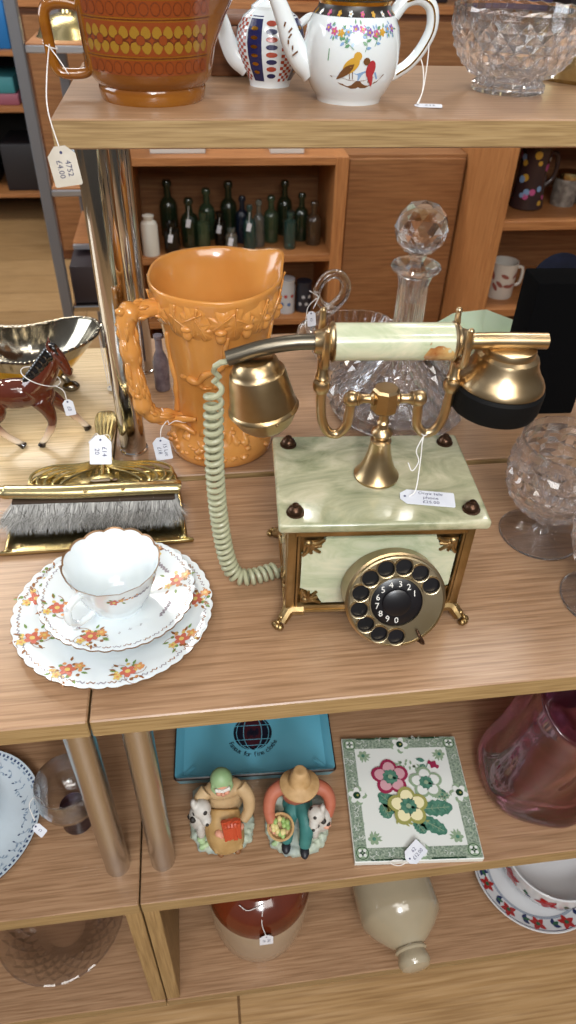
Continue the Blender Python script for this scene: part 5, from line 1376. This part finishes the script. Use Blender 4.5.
def man():
    T = thing('figurine', 'bisque figurine of a seated man in straw hat with vegetable basket and dog', 'figurine', (.0860, .4060, ZL), radians(-6))
    rockbase(T, 2)
    bm = new()
    ell(bm, (0, .010, .052), (.0170, .0120, .0210)); ell(bm, (0, .009, .068), (.0190, .0110, .0090))
    tube(bm, spline([(-.015, .008, .070), (-.0265, .002, .064), (-.0300, -.0080, .052), (-.0270, -.0170, .042)], 6), lambda t: .0082-.0030*t, 12)
    tube(bm, spline([(.015, .008, .070), (.0275, .004, .066), (.0325, -.0040, .056), (.0300, -.0130, .046)], 6), lambda t: .0082-.0030*t, 12)
    link('shirt', bm, REDS, T, mods=RM, angle=180)
    bm = new(); ell(bm, (0, .006, .036), (.0160, .0130, .0110))
    tube(bm, spline([(.004, .002, .040), (.0080, -.0130, .042), (.0085, -.0230, .032), (.0070, -.0290, .016)], 6), lambda t: .0092-.0030*t, 14)
    tube(bm, spline([(-.004, .002, .038), (-.0100, -.0120, .034), (-.0110, -.0200, .026), (-.0115, -.0240, .016)], 6), lambda t: .0088-.0030*t, 14)
    link('trousers', bm, TEAL, T, mods=RM, angle=180)
    bm, q = head(T, (.000, .0010, .0880), radians(10))
    link('head', bm, SKIN, T, mods=[('remesh', .0006, 1)], angle=180)
    for c, d in (((-.0262, -.0215, .0395), (.6, -.6, 0)), ((.0290, -.0185, .0440), (-.3, -.8, 0))):
        bm = new(); hand(bm, c, d); link('hand', bm, SKIN, T, mods=[('remesh', .0006, 1)], angle=180)
    M = Matrix.Translation(q((0, -.0010, .0030))) @ Matrix.Rotation(radians(-8), 4, 'X')
    bm = new(); lathe(bm, [(.0080, -.0005), (.0185, -.0030), (.0200, -.0025), (.0195, -.0012), (.0118, .0030), (.0104, .0070), (.0085, .0150), (.0060, .0190), (.0040, .0195), (0, .0180)], 40, M=M, fr=lambda t, r, z: (r, z+.0016*cos(2*t)*(r > .015)))
    link('straw_hat', bm, STRAW, T)
    bm = new()
    for k, (x, y, z) in enumerate(((.0070, -.0340, .0135), (-.0120, -.0290, .0135))): ell(bm, (x, y, z), (.0048, .0078, .0045))
    link('boots', bm, NAVS, T)
    # basket
    c = Vector((-.0180, -.0200, .0395)); M = Matrix.Translation(c) @ Matrix.Rotation(radians(35), 4, 'X')
    bm = new(); lathe(bm, [(0, -.009), (.0080, -.009), (.0125, .0), (.0132, .0020), (.0118, .0020), (.010, -.002), (0, -.003)], 32, M=M, fr=lambda t, r, z: (r*(1+.03*cos(16*t)), z))
    tube(bm, [M @ Vector((.0128*cos(2*pi*i/24), .0128*sin(2*pi*i/24), .0022)) for i in range(24)], .0013, 6, closed=True)
    b = link('basket', bm, STRAW, T)
    rnd = random.Random(6); bm = new()
    for i in range(16):
        a = rnd.random()*6.28; r = .009*sqrt(rnd.random()); ell(bm, M @ Vector((r*cos(a), r*sin(a), .0035)), (.0026, .0036, .0024), i % 2, seg=10, rings=8)
    link('vegetables', bm, [VEG, VEGY], b)
    lamb(T, [((.0225, -.0130, .0360), (.0085, .0090, .0150)), ((.0170, -.0170, .0530), (.0075, .0075, .0075)), ((.0145, -.0235, .0500), (.0042, .0055, .0040)), ((.0215, -.0160, .0600), (.0026, .0040, .0050)), ((.0170, -.0200, .0270), (.0036, .0042, .0100))],
         [((.0155, -.0215, .0565), .0020), ((.0225, -.0215, .0500), .0026), ((.0270, -.0190, .0400), .0022), ((.0140, -.0290, .0500), .0013), ((.0130, -.0150, .0570), .0022), ((.0180, -.0200, .0400), .0024)], 'dog')
    T.scale = (1.17,)*3
man()

# pink free-form glass vase
def vase():
    T = thing('glass_vase', 'heavy cranberry pink free-form glass vase with rounded rim and drawn lip', 'vase', (.4090, .4330, ZL+.0003))
    PK = mat('cranberry_glass', '#dfa9c2', .02, trans=1, ior=1.5, thru=.35)
    def fr(t, r, z):
        k = z/.21
        g = max(0, cos(1.5*(t-3.9-2.2*k)))**3
        f = 1.03+.20*k*cos(2*(t-.5-k))+.12*k*cos(3*t+1.2)-.13*g*min(1, 6*k)+.03*cos(5*t+3*k)
        return r*f, z+.035*k*k*cos(t-2.2)
    outer = [(0, 0), (.050, 0), (.062, .002), (.0725, .010), (.0760, .022), (.0750, .040), (.0690, .065), (.0640, .090), (.0600, .120), (.0560, .150), (.0540, .180), (.0560, .205)]
    inner = [(.0535, .2065), (.0480, .180), (.0470, .15), (.0500, .12), (.0530, .09), (.0560, .065), (.0590, .045), (.0560, .032), (.040, .024), (0, .022)]
    bm = new(); lathe(bm, dense(outer, .006)+dense(inner, .006), 120, fr=fr); link('body', bm, PK, T, angle=180)
vase()
# black tin behind the vase
bm = new(); box(bm, (0, 0, .060), (.10, .06, .12), 0, bev=.004)
o = link('black_box', bm, mat('black_card', '#121013', .6), loc=(.520, .560, ZL)); tag(o, 'black box at the right behind the pink glass vase', 'box')

# blue and white plates with a bowl, left
BWM = [mat('blue_white_china', '#c9d6df', .14, coat=.5), mat('slate_blue_print', '#3c4f73', .25), mat('brown_edge', '#5b3d2e', .3), mat('pale_blue_print', '#7f95ad', .3)]
prof = [(0, .0015), (.050, .0015), (.052, 0), (.056, 0), (.058, .003), (.078, .010), (.0965, .0185), (.0975, .0192), (.0970, .0202), (.0775, .0125), (.060, .0065), (0, .0060)]
bm = new(); lathe(bm, prof, 96, mifn=lambda k: 2 if k in (6, 7) else 0)
def S(u, v, off):
    r = math.hypot(u, v); z = .0065+(.0125-.0065)*max(0, (r-.060))/.0175 if r < .0775 else .0125+.0077*(r-.0775)/.0195
    return Vector((u, v, z+off))
for i in range(96):
    a = 2*pi*i/96
    patch(bm, S, [(rr_*cos(b), rr_*sin(b)) for rr_, b in ((.0945, a), (.0945, a+.034), (.0915, a+.034), (.0915, a))], 1, .0002)
    if i % 2 == 0: patch(bm, S, [(rr_*cos(b), rr_*sin(b)) for rr_, b in ((.0905, a), (.0905, a+.06), (.0885, a+.06), (.0885, a))], 3, .0002)
rnd = random.Random(11)
for i in range(46):
    a = 2*pi*i/46; r = .076+rnd.uniform(-.004, .004); x, y = r*cos(a), r*sin(a); b = a+rnd.uniform(-1, 1); P = []
    for k in range(7): P.append((x, y)); b += .25; x += .0019*cos(b); y += .0019*sin(b)
    strip(bm, S, P, .0006, 3)
    for q in range(3): patch(bm, S, leafp(P[q*2][0], P[q*2][1], rnd.random()*6, .0045, .0018, 4), 1 if q == 0 else 3, .0003)
o = link('dinner_plate', bm, BWM, loc=(-.3260, .4490, ZL)); tag(o, 'white plate with blue checked border at the far left of the lower shelf', 'plate')
bm = new(); lathe(bm, [(0, .001), (.028, .001), (.030, 0), (.032, 0), (.034, .004), (.046, .016), (.0575, .034), (.0585, .0350), (.0570, .0352), (.045, .018), (.032, .007), (0, .006)], 72, mifn=lambda k: 2 if k in (6, 7) else 0)
o = link('blue_bowl', bm, BWM, loc=(-.3420, .4530, ZL+.0068)); tag(o, 'small pale bowl with dark rim sitting on the blue bordered plate', 'bowl')

# smoky purple glass
def smoky():
    T = thing('smoked_goblet', 'small clear and violet footed glass goblet behind the steel leg', 'glass', (-.1850, .4430, ZL))
    PG = mat('violet_glass', '#6d5f8f', .03, trans=1, ior=1.45, thru=.15)
    bm = new(); lathe(bm, [(0, 0), (.0180, 0), (.0190, .002), (.0175, .010), (.0150, .022), (.0140, .032), (.0170, .038), (.016, .040), (0, .038)], 40); link('foot', bm, PG, T)
    bm = new(); lathe(bm, [(0, .0385), (.0170, .039), (.0270, .046), (.0350, .058), (.0380, .072), (.0370, .088), (.0350, .098), (.0340, .0985), (.0355, .088), (.0362, .072), (.033, .060), (.0250, .050), (.012, .045), (0, .0445)], 56); link('bowl', bm, GLASST, T)
    price_tag(T, (-.032, -.034, .055), (.7, -.5, -.5), (.5, .8, 0), .016, .010, ['£3'], [[(-.036, -.006, .082), (-.041, -.016, .080), (-.036, -.028, .066)], [(-.036, -.006, .082), (-.028, -.012, .080), (-.022, -.02, .074)]], size=.004)
smoky()

# ------------------------------------------------------------------ bottom shelf
STW = mat('stoneware_cream', '#9d8b74', .22, c2='#a89680', scale=10, coat=.4); STB = mat('treacle_glaze', '#4e1f10', .14, c2='#6a2c16', scale=12, coat=.5)
def jar():
    T = thing('stoneware_jar', 'squat stoneware jar, treacle brown above and cream below, paper tag on string', 'jar', (.0410, .4340, ZF))
    P = [(0, .001), (.0600, .001), (.0630, 0), (.0660, .002), (.0690, .012), (.0740, .050), (.0765, .100), (.0765, .132), (.0740, .150), (.0620, .166), (.050, .174), (.0440, .178), (.0430, .190), (.0460, .196), (.0440, .200), (.0380, .198), (.0380, .180), (.03, .17), (0, .165)]
    bm = new(); lathe(bm, P, 80, mifn=lambda k: 1 if k >= 7 else 0); link('body', bm, [STW, STB], T)
    bm = new(); tube(bm, spline([(.068, .02, .150), (.082, .03, .155), (.085, .045, .145), (.072, .055, .130)], 6), .006, 10); link('handle', bm, STB, T)
    price_tag(T, (.003, -.0815, .1420), (0, -.1, -1), (1, 0, 0), .026, .019, ['Old', '£9'], [[(.002, -.048, .178), (-.002, -.066, .162), (.001, -.078, .160), (.003, -.081, .154)], [(.002, -.048, .178), (-.020, -.052, .174), (-.032, -.045, .178)]], size=.006)
jar()
STG = mat('pale_salt_glaze', '#9c9078', .16, c2='#a89c84', scale=8, coat=.5)
bm = new()
M = Matrix.Translation((0, 0, .0645)) @ Matrix.Rotation(radians(4), 4, 'Z') @ Matrix.Rotation(pi/2, 4, 'X')
lathe(bm, [(0, -.20), (.058, -.20), (.062, -.196), (.0622, -.02), (.0622, .045), (.0600, .053), (.0480, .068), (.0300, .084), (.0215, .090), (.0205, .092), (.0240, .0935), (.0245, .096), (.0215, .0985), (.0225, .102), (.0242, .107), (.0242, .113), (.0205, .1185), (.012, .1215), (0, .122)], 72, M=M)
o = link('stoneware_bottle', bm, STG, loc=(.2530, .4330, ZF)); tag(o, 'pale glazed stoneware bottle lying on its side, neck towards the front', 'bottle')

IM = [mat('imari_white', '#cfd0d2', .12, coat=.5), mat('iron_red_enamel', '#a3201c', .22, coat=.3), mat('deep_green_enamel', '#2c5a3c', .22), mat('ink_blue_enamel', '#262f58', .22), mat('grey_blue_wash', '#8f98a6', .25)]
def florals(bm, S, R, n, r, seed, off=0):
    rnd = random.Random(seed)
    for i in range(n):
        a = 2*pi*i/n+off
        for k in range(5):
            b = a*0+2*pi*k/5+rnd.random()*.5
            patch(bm, S, [(R*cos(a)+x, R*sin(a)+y) for x, y in leafp(0, 0, b, r, r*.6, 5)], 1, .0005+.0001*k)
        patch(bm, S, circ(R*cos(a), R*sin(a), r*.25, 8), 2, .0012)
        a2 = a+pi/n
        for k in range(3): patch(bm, S, leafp(R*cos(a2), R*sin(a2), a2+1.2+k*.8, r*.9, r*.5, 5), 2 if k % 2 else 3, .0006)
prof = [(0, .0015), (.056, .0015), (.058, 0), (.062, 0), (.064, .003), (.086, .012), (.104, .0240), (.1055, .0250), (.1045, .0262), (.0850, .0150), (.066, .0070), (0, .0065)]
bm = new(); lathe(bm, prof, 96)
def S(u, v, off):
    r = math.hypot(u, v); z = .0070+.008*max(0, r-.066)/.019 if r < .085 else .0150+.0112*(r-.085)/.0195
    return Vector((u, v, z+off))
florals(bm, S, .091, 12, .0140, 1, .2)
for rr_, mi in ((.1015, 3), (.0795, 4), (.077, 4)): strip(bm, S, [(rr_*cos(2*pi*k/90), rr_*sin(2*pi*k/90)) for k in range(91)], .0012 if mi == 3 else .002, mi, .0004)
o = link('serving_plate', bm, IM, loc=(.5110, .4500, ZF)); tag(o, 'red, green and blue floral plate under the matching bowl, bottom shelf at right', 'plate')
prof = [(0, .0), (.048, 0), (.054, .002), (.072, .010), (.0805, .024), (.0830, .042), (.0835, .0660), (.0845, .0672), (.0820, .0680), (.0800, .048), (.0760, .028), (.064, .015), (.045, .009), (0, .008)]
bm = new(); lathe(bm, prof, 96)
S1 = onlathe([(.048, 0), (.054, .002), (.072, .010), (.0805, .024), (.0830, .042), (.0835, .0660)]); SS = lambda u, v, off: S1(u/.07, v, off)
for i in range(8):
    u = (-pi+2*pi*i/8+.3)*.07
    for k in range(5): patch(bm, SS, leafp(u, .042, 2*pi*k/5+.3*i, .017, .011, 5), 1, .0005+.0001*k)
    patch(bm, SS, leafp(u+.028, .036, 1.9, .012, .007, 5), 2, .0006); patch(bm, SS, leafp(u+.026, .034, .3, .010, .006, 5), 3, .0006)
Sin = lambda u, v, off: Vector((u*(1-0), v, (.0680-(.0825-math.hypot(u, v))*3.6)+off+.002))
Si = onlathe([(.0760, .028), (.0800, .048), (.0820, .0680)]); SI = lambda u, v, off: Si(u/.07, v, -off)
for i in range(16):
    u = (-pi+2*pi*i/16)*.07
    for k in range(5): patch(bm, SI, leafp(u, .055, 2*pi*k/5+.4*i, .0105, .0075, 5), 1, .0006+.0001*k)
    patch(bm, SI, leafp(u+.012, .056, 1.9, .010, .006, 5), 2, .0007); patch(bm, SI, leafp(u+.014, .053, .3, .008, .005, 5), 3, .0007)
o = link('serving_bowl', bm, IM, loc=(.5340, .4540, ZF+.0072)); tag(o, 'white bowl with red flower sprays stacked on the matching plate', 'bowl')

def low_crystal():
    bm = new()
    lathe(bm, [(0, 0), (.030, 0), (.034, .002), (.042, .006)], 48)
    cut(bm, [(.042, .006), (.055, .012), (.080, .030), (.0900, .0400)], 24, .0030, .0110)
    lathe(bm, [(.0900, .0400), (.0960, .0450), (.0970, .0480), (.0945, .0490), (.0880, .0420), (.078, .034), (.053, .017), (.030, .008), (0, .007)], 48, fr=lambda t, r, z: (r, z+(.0014*abs(sin(t*12)) if z > .0470 else 0)))
    return bm
o = link('crystal_dish', low_crystal(), mat('smoky_crystal', '#fbf9f9', .03, trans=1, ior=1.5, thru=.5), loc=(-.2650, .4560, ZF+.0003), angle=14); tag(o, 'wide shallow cut crystal dish on the bottom shelf of the left unit', 'dish')

# ------------------------------------------------------------------ bookcases behind
def bb(bm, x0, x1, y0, y1, z0, z1, mi=0, bev=.001): box(bm, ((x0+x1)/2, (y0+y1)/2, (z0+z1)/2), (x1-x0, y1-y0, z1-z0), mi, bev=bev, segs=1)
BY = 2.20
T = thing('bookcase', 'low orange pine bookcase holding green glass bottles, beyond the shelves', 'bookcase', (0, 0, 0))
for (x0, x1) in ((-.195, -.155), (.440, .480)):
    bm = new(); bb(bm, x0, x1, BY, BY+.30, 0, .74); link('side_panel', bm, M_PINEV, T, smooth=False)
for z in (.74, .454, .240, .09):
    bm = new(); bb(bm, -.155, .440, BY, BY+.29, z-.022, z); link('shelf', bm, M_PINE, T, smooth=False)
bm = new(); bb(bm, -.19, .475, BY+.285, BY+.30, .0, .738); link('back_panel', bm, M_PINEB, T, smooth=False)
T = thing('cupboard', 'plain closed pine cupboard between the two open bookcases', 'cupboard', (0, 0, 0))
bm = new(); bb(bm, .482, .858, BY+.05, BY+.32, 0, .735); link('body', bm, M_PINEB, T, smooth=False)
bm = new(); bb(bm, .490, .850, BY+.035, BY+.05, .01, .725); link('door', bm, M_PINEB, T, smooth=False)
T = thing('bookcase', 'orange pine bookcase at the right with a printed mug on its shelf', 'bookcase', (0, 0, 0))
RY = 1.95
bm = new(); bb(bm, .860, .888, RY, RY+.36, 0, .845); link('side_panel', bm, M_PINEV, T, smooth=False)
bm = new(); bb(bm, 1.55, 1.58, RY, RY+.36, 0, .845); link('side_panel', bm, M_PINEV, T, smooth=False)
for z in (.845, .628, .365, .12):
    bm = new(); bb(bm, .888, 1.55, RY+.003, RY+.34, z-.024, z); link('shelf', bm, M_PINE, T, smooth=False)
bm = new(); bb(bm, .862, 1.578, RY+.345, RY+.36, 0, .84); link('back_panel', bm, M_PINEB, T, smooth=False)

# bottles on the left bookcase
GLd = [mat('bottle_dark_green', '#33452f', .15, trans=.55, thru=.15), mat('bottle_green', '#5a7556', .15, trans=.6, thru=.2), mat('bottle_black', '#15130f', .1), mat('bottle_clear', '#c9d2cc', .05, trans=.85, thru=.3),
       mat('bottle_blue', '#1c2638', .08, trans=.3), mat('bottle_teal', '#4f7f78', .06, trans=.7, thru=.2), mat('bottle_brown', '#6b5540', .08, trans=.5, thru=.2), mat('milk_glass', '#d5d2c8', .25)]
def bottle(x, y, z, h, r, m, label, shape=0, tagged=False, grp='old glass bottles on the pine bookcase shelf'):
    T = thing('glass_bottle', label, 'bottle', (x, y, z), 0, grp)
    if shape == 0: P = [(0, 0), (r*.95, 0), (r, h*.02), (r, h*.55), (r*.85, h*.64), (r*.40, h*.72), (r*.36, h*.90), (r*.48, h*.91), (r*.48, h*.96), (r*.38, h), (0, h)]
    elif shape == 1: P = [(0, 0), (r*.95, 0), (r, h*.02), (r, h*.68), (r*.95, h*.74), (r*.5, h*.80), (r*.5, h*.88), (r*.62, h*.89), (r*.62, h), (0, h)]
    else: P = [(0, 0), (r, 0), (r, h*.72), (r*.9, h*.80), (r*.55, h*.86), (r*.62, h*.9), (r*.70, h*.97), (r*.3, h), (0, h)]
    bm = new(); lathe(bm, P, 24); link('body', bm, m, T)
    if shape != 2:
        bm = new(); lathe(bm, [(r*.385, h*.90), (r*.52, h*.905), (r*.52, h*.965), (r*.4, h*1.005), (0, h*1.005)] if shape == 0 else [(r*.5, h*.88), (r*.66, h*.89), (r*.66, h*1.005), (0, h*1.005)], 20); link('lip', bm, m, T)
    if tagged: 
        bm = new(); box(bm, (-.004, -r-.004, h*.55), (.014, .001, .024), 0, R=Matrix.Rotation(.2, 3, 'Y')); link('price_tag', bm, PAPER, T, smooth=False)
        bm = new(); tube(bm, [(0, -r*.45, h*.86), (-.003, -r-.002, h*.70), (-.004, -r-.004, h*.62)], .0009, 5); link('tag_string', bm, STRING, T)
Z2 = .454
k3 = .00305
for (px, y, h, r, m, lab, sh, tg) in (
    (151, 2.235, .128, .026, 7, 'opaque white bottle with slanted top, leftmost on the shelf', 2, 0),
    (171, 2.400, .200, .029, 0, 'tall dark green bottle at the back, second from the left', 0, 0),
    (172, 2.250, .098, .025, 2, 'short black bottle with a white tag, beside the white bottle', 1, 1),
    (190, 2.300, .170, .028, 0, 'dark green bottle with string, fourth from the left', 0, 1),
    (207, 2.370, .180, .027, 1, 'mid green bottle standing left of the tagged small one', 0, 0),
    (203, 2.270, .120, .020, 1, 'short green bottle in front of a taller green one', 1, 0),
    (219, 2.300, .110, .018, 2, 'small dark bottle with white tag left of centre', 1, 1),
    (228, 2.380, .200, .028, 0, 'dark green bottle behind the little clear vial', 0, 0),
    (230, 2.235, .078, .018, 3, 'little clear glass vial at the shelf edge, mid row', 1, 1),
    (241, 2.330, .165, .022, 4, 'narrow blue black bottle near the middle of the shelf', 0, 0),
    (248, 2.270, .140, .020, 5, 'teal tinted bottle with a hanging white tag', 0, 1),
    (257, 2.290, .165, .019, 3, 'tall clear pale bottle right of the teal one', 0, 0),
    (269, 2.330, .165, .025, 1, 'green bottle just right of the tall clear one', 0, 0),
    (282, 2.400, .195, .026, 0, 'dark green tall bottle at the back, right half', 0, 0),
    (288, 2.265, .120, .019, 5, 'teal medium bottle at the shelf edge, right half', 1, 0),
    (299, 2.340, .170, .024, 0, 'dark green bottle, last green one on the right', 0, 0),
    (315, 2.300, .140, .025, 6, 'pale brown glass bottle, rightmost on the shelf', 0, 0)):
    # shelf position from its place in the row
    x = (px-141)/(332-141)*(.445+.155)*(y/2.2)-.155*(y/2.2)+.002
    bottle(min(x, .40), y, Z2, h*(.86 if h > .15 else .95), r, GLd[m], lab, sh, tg)

def potjar(x, y, z, r, h, cols, label, cat='jar'):
    T = thing('storage_jar', label, cat, (x, y, z), 0, 'jars on the shelf below the bottles')
    bm = new(); lathe(bm, [(0, 0), (r, 0), (r, h*.8), (r*.9, h*.88), (r*.9, h), (0, h)], 32, mi=0)
    S = onlathe([(r, 0), (r, h*.8)]); rnd = random.Random(2)
    for k in range(4): patch(bm, lambda u, v, off: S(u/r, v, off), circ(-r*.6+k*r*.4, h*(.3+.25*(k % 2)), r*.22, 10), 1+k % 2, .0006)
    link('body', bm, cols, T)
    bm = new(); lathe(bm, [(r*.93, h*.9), (r*.96, h*1.02), (0, h*1.04)], 32); link('lid', bm, cols[0], T)
wj = mat('white_jar', '#c5c8cc', .3); bj = mat('dark_jar', '#2a2c36', .3); rj = mat('red_label', '#b0403a', .5); lj = mat('blue_label', '#4d6fa5', .5)
potjar(.311, 2.262, .240, .029, .112, [wj, lj, rj], 'white jar with a blue and red label on the lower bookcase shelf')
potjar(.372, 2.268, .240, .027, .100, [bj, wj, wj], 'dark jar with a pale label beside the white jar')

# right bookcase contents
T = thing('printed_mug', 'dark tankard decorated with flowers, on the right hand bookcase', 'mug', (1.005, 2.09, .628))
DM = [mat('dark_mug_glaze', '#3b2a2a', .25), PNK, YEL, BLU, mat('white_fleck', '#cfc8c4', .4)]
prof = [(0, 0), (.046, 0), (.050, .004), (.044, .05), (.040, .10), (.042, .15), (.044, .175)]
bm = new(); lathe(bm, prof+[(.041, .176), (.038, .15), (.036, .01), (0, .008)], 48); S1 = onlathe(prof); rnd = random.Random(5)
for i in range(46): patch(bm, lambda u, v, off: S1(u/.044, v, off), circ(rnd.uniform(-.13, .13), rnd.uniform(.02, .15), rnd.uniform(.006, .012), 9), 1+i % 4, .0006+.0001*(i % 5))
link('body', bm, DM, T)
bm = new(); tube(bm, spline([(.038, 0, .150), (.066, 0, .140), (.068, 0, .085), (.042, 0, .055)], 7), .0065, 10); link('handle', bm, DM[0], T)
for i, (x, lab) in enumerate(((1.130, 'squat gold topped pot right of the dark tankard'), (1.210, 'squat gold topped pot cut off at the right edge'))):
    T = thing('small_pot', lab, 'pot', (x, 2.11, .628), 0, 'gold topped pots on the right bookcase')
    bm = new(); lathe(bm, [(0, 0), (.036, 0), (.038, .06), (.034, .075), (0, .076)], 32); link('body', bm, mat('grey_white_pot', '#9a938a', .3, c2='#6b625c', scale=60), T)
    bm = new(); lathe(bm, [(.0345, .074), (.036, .078), (.034, .092), (0, .094)], 32); link('lid', bm, BRASSL, T)
T = thing('patterned_mug', 'white mug with red figures, beside the black display stand on the lower bookcase shelf', 'mug', (.970, 2.06, .365))
prof = [(0, 0), (.040, 0), (.042, .004), (.042, .105), (.043, .110)]
bm = new(); lathe(bm, prof+[(.040, .110), (.039, .01), (0, .008)], 40); S1 = onlathe(prof)
for i in range(10): patch(bm, lambda u, v, off: S1(u/.042, v, off), circ(-.06+.013*i, .055+.02*sin(i*2), .006, 10, .014, .3*i), 1, .0006)
link('body', bm, [mat('mug_white', '#c9c2b8', .25), mat('mug_red', '#8a4a40', .4)], T)
bm = new(); tube(bm, spline([(.040, 0, .090), (.062, 0, .085), (.062, 0, .040), (.040, 0, .030)], 7), .005, 10); link('handle', bm, mat('mug_white', ''), T)
bm = new(); box(bm, (0, 0, .012), (.16, .11, .024), 0, bev=.002); o = link('paper_stack', bm, mat('white_papers', '#cfcdc8', .7), loc=(-.02, 2.30, .74), smooth=False); tag(o, 'white papers on top of the bottle bookcase', 'papers')
bm = new(); box(bm, (0, 0, .014), (.10, .12, .028), 0, bev=.002); o = link('paper_stack', bm, mat('white_papers', ''), loc=(.30, 2.30, .74), smooth=False); tag(o, 'small white carton on top of the bookcase, right end', 'carton')

# tall cabinet further back
T = thing('sideboard', 'long dark brown wooden cabinet far behind the top shelf', 'cabinet', (0, 0, 0))
bm = new(); bb(bm, -.62, 2.6, 3.42, 3.85, .0, .98); link('body', bm, M_CAB, T, smooth=False)
bm = new(); bb(bm, -.64, 2.62, 3.40, 3.87, .98, 1.01); link('top', bm, M_PINE, T, smooth=False)
for i in range(5):
    x0 = -.60+.64*i
    bm = new(); bb(bm, x0+.01, x0+.63, 3.40, 3.42, .05, .955); d_ = link('door', bm, M_PINEB, T, smooth=False)
for i, (x, w, h, c, n, lab, y) in enumerate(((.05, .30, .16, '#7a4a2a', 'storage_box', 'brown box on the far cabinet, left part', 3.6), (.55, .34, .12, '#8e3f1d', 'storage_box', 'rust red box on the far cabinet behind the teapots', 3.6), (1.02, .22, .20, '#1f1a20', 'storage_box', 'black box on the far cabinet', 3.6),
        (1.42, .30, .07, '#4b4668', 'folded_cloth', 'violet folded cloth on the far cabinet behind the crystal bowl', 3.55), (1.80, .26, .12, '#23242c', 'storage_box', 'dark grey box at the right end of the far cabinet', 3.6))):
    bm = new(); box(bm, (0, 0, h/2), (w, .22, h), 0, bev=.01); o = link(n, bm, mat('goods_%d' % i, c, .6), loc=(x, y, 1.01)); tag(o, lab, 'box' if n == 'storage_box' else 'cloth')

# ------------------------------------------------------------------ metal rack at the left
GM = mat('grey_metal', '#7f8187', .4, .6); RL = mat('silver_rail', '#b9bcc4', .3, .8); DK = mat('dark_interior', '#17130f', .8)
T = thing('metal_rack', 'grey metal upright rack with pine shelves, left background', 'shelving rack', (0, 0, 0))
for (x, y) in ((-.367, 2.0), (-.330, 2.42), (.05, 2.0+.0)):
    if x > 0: continue
    bm = new(); bb(bm, x-.014, x+.014, y-.014, y+.014, 0, 1.9, 0, .003); link('upright', bm, GM, T, smooth=False)
for (z, x0, x1, y0, y1) in ((1.035, -.352, -.14, 2.0, 2.40), (.718, -.352, -.20, 2.0, 2.35), (.535, -.340, -.21, 2.12, 2.42)):
    bm = new(); bb(bm, x0, x1, y0, y1, z-.018, z); s_ = link('shelf', bm, M_PINE, T, smooth=False)
    bm = new(); bb(bm, x0, x1, y0-.012, y0-.001, z-.018, z-.003, 0, .002); link('shelf_rail', bm, RL, s_, smooth=False)
bm = new(); bb(bm, -.352, -.20, 2.00, 2.34, .375, .392, 0, .003); link('shelf_rail', bm, CHROME, T, smooth=False)
T = thing('brass_bowl', 'upturned brass bowl on the top shelf of the metal rack', 'bowl', (-.262, 2.13, 1.035))
bm = new(); lathe(bm, [(0, .048), (.020, .048), (.045, .040), (.070, .018), (.078, .004), (.082, 0), (.078, -.0), (.066, .016), (.042, .036), (0, .044)], 48); link('body', bm, BRASSL, T)
bm = new(); lathe(bm, [(0, .047), (.016, .047), (.014, .056), (.018, .060), (0, .060)], 24); link('foot_ring', bm, BRASSL, T)
bm = new(); box(bm, (0, 0, .055), (.146, .30, .11), 0, bev=.004); o = link('dark_case', bm, mat('dark_brown_case', '#2b2023', .6), loc=(-.274, 2.17, .393)); tag(o, 'dark brown case under the little pine shelf of the metal rack', 'case')
bm = new(); box(bm, (0, 0, .03), (.10, .09, .06), 0, bev=.004); o = link('white_box', bm, mat('pale_blue_card', '#bfcbd2', .6), loc=(-.262, 2.10, .718)); tag(o, 'pale blue white box on the middle shelf of the metal rack', 'box')
T = thing('snow_globe', 'crimson and white ornament on the small pine shelf of the rack', 'ornament', (-.262, 2.19, .535))
bm = new(); lathe(bm, [(0, 0), (.036, 0), (.036, .016), (.028, .022), (0, .022)], 32); link('base', bm, mat('crimson_base', '#7d1f35', .3), T)
bm = new(); ell(bm, (0, 0, .040), (.024, .020, .022)); ell(bm, (.004, -.002, .066), (.014, .012, .016)); ell(bm, (-.008, -.004, .056), (.012, .012, .014)); link('figure', bm, mat('white_ornament', '#cfc9cf', .4), T, mods=[('remesh', .002, 2)], angle=180)

# far shelves on the left
T = thing('far_shelving', 'tall dark shelving with pine shelf boards, far left background', 'shelving', (0, 0, 0))
FY = 3.95
bm = new(); bb(bm, -2.2, -.56, FY+.42, FY+.45, .0, 1.5); link('back_panel', bm, DK, T, smooth=False)
for z in (.145, .535, .765, 1.22):
    bm = new(); bb(bm, -2.2, -.56, FY, FY+.44, z-.02, z); link('shelf', bm, M_PINE, T, smooth=False)
for x in (-2.2, -.58):
    bm = new(); bb(bm, x, x+.03, FY, FY+.44, 0, 1.5); link('side_panel', bm, GM, T, smooth=False)
rnd = random.Random(7)
for (z, items) in ((.145, [(-1.10, .22, .26, '#141214', 'black'), (-.80, .24, .22, '#221f22', 'charcoal'), (-1.36, .20, .24, '#1b1716', 'dark brown')]),
                   (.535, [(-.98, .40, .05, '#9a5a6a', 'rose'), (-.98, .38, .07, '#3f8a92', 'teal'), (-.68, .12, .13, '#a3adb5', 'silver grey'), (-1.34, .22, .13, '#5a5f66', 'slate grey')]),
                   (.765, [(-.90, .26, .26, '#1f74b8', 'bright blue'), (-.67, .14, .22, '#b4c2cf', 'pale blue'), (-1.24, .30, .24, '#3f4550', 'graphite')])):
    zz = {}
    for (x, w, h, c, lab) in items:
        b0 = zz.get(x, 0); zz[x] = b0+h
        bm = new(); box(bm, (0, 0, h/2), (w, .30, h), 0, bev=.006)
        o = link('storage_crate', bm, mat('crate_'+lab.replace(' ', '_'), c, .5), loc=(x, FY+.20, z+b0)); tag(o, '%s crate on the far left shelving, %s' % (lab, {.145: 'bottom shelf', .535: 'second shelf', .765: 'third shelf'}[z]), 'crate')
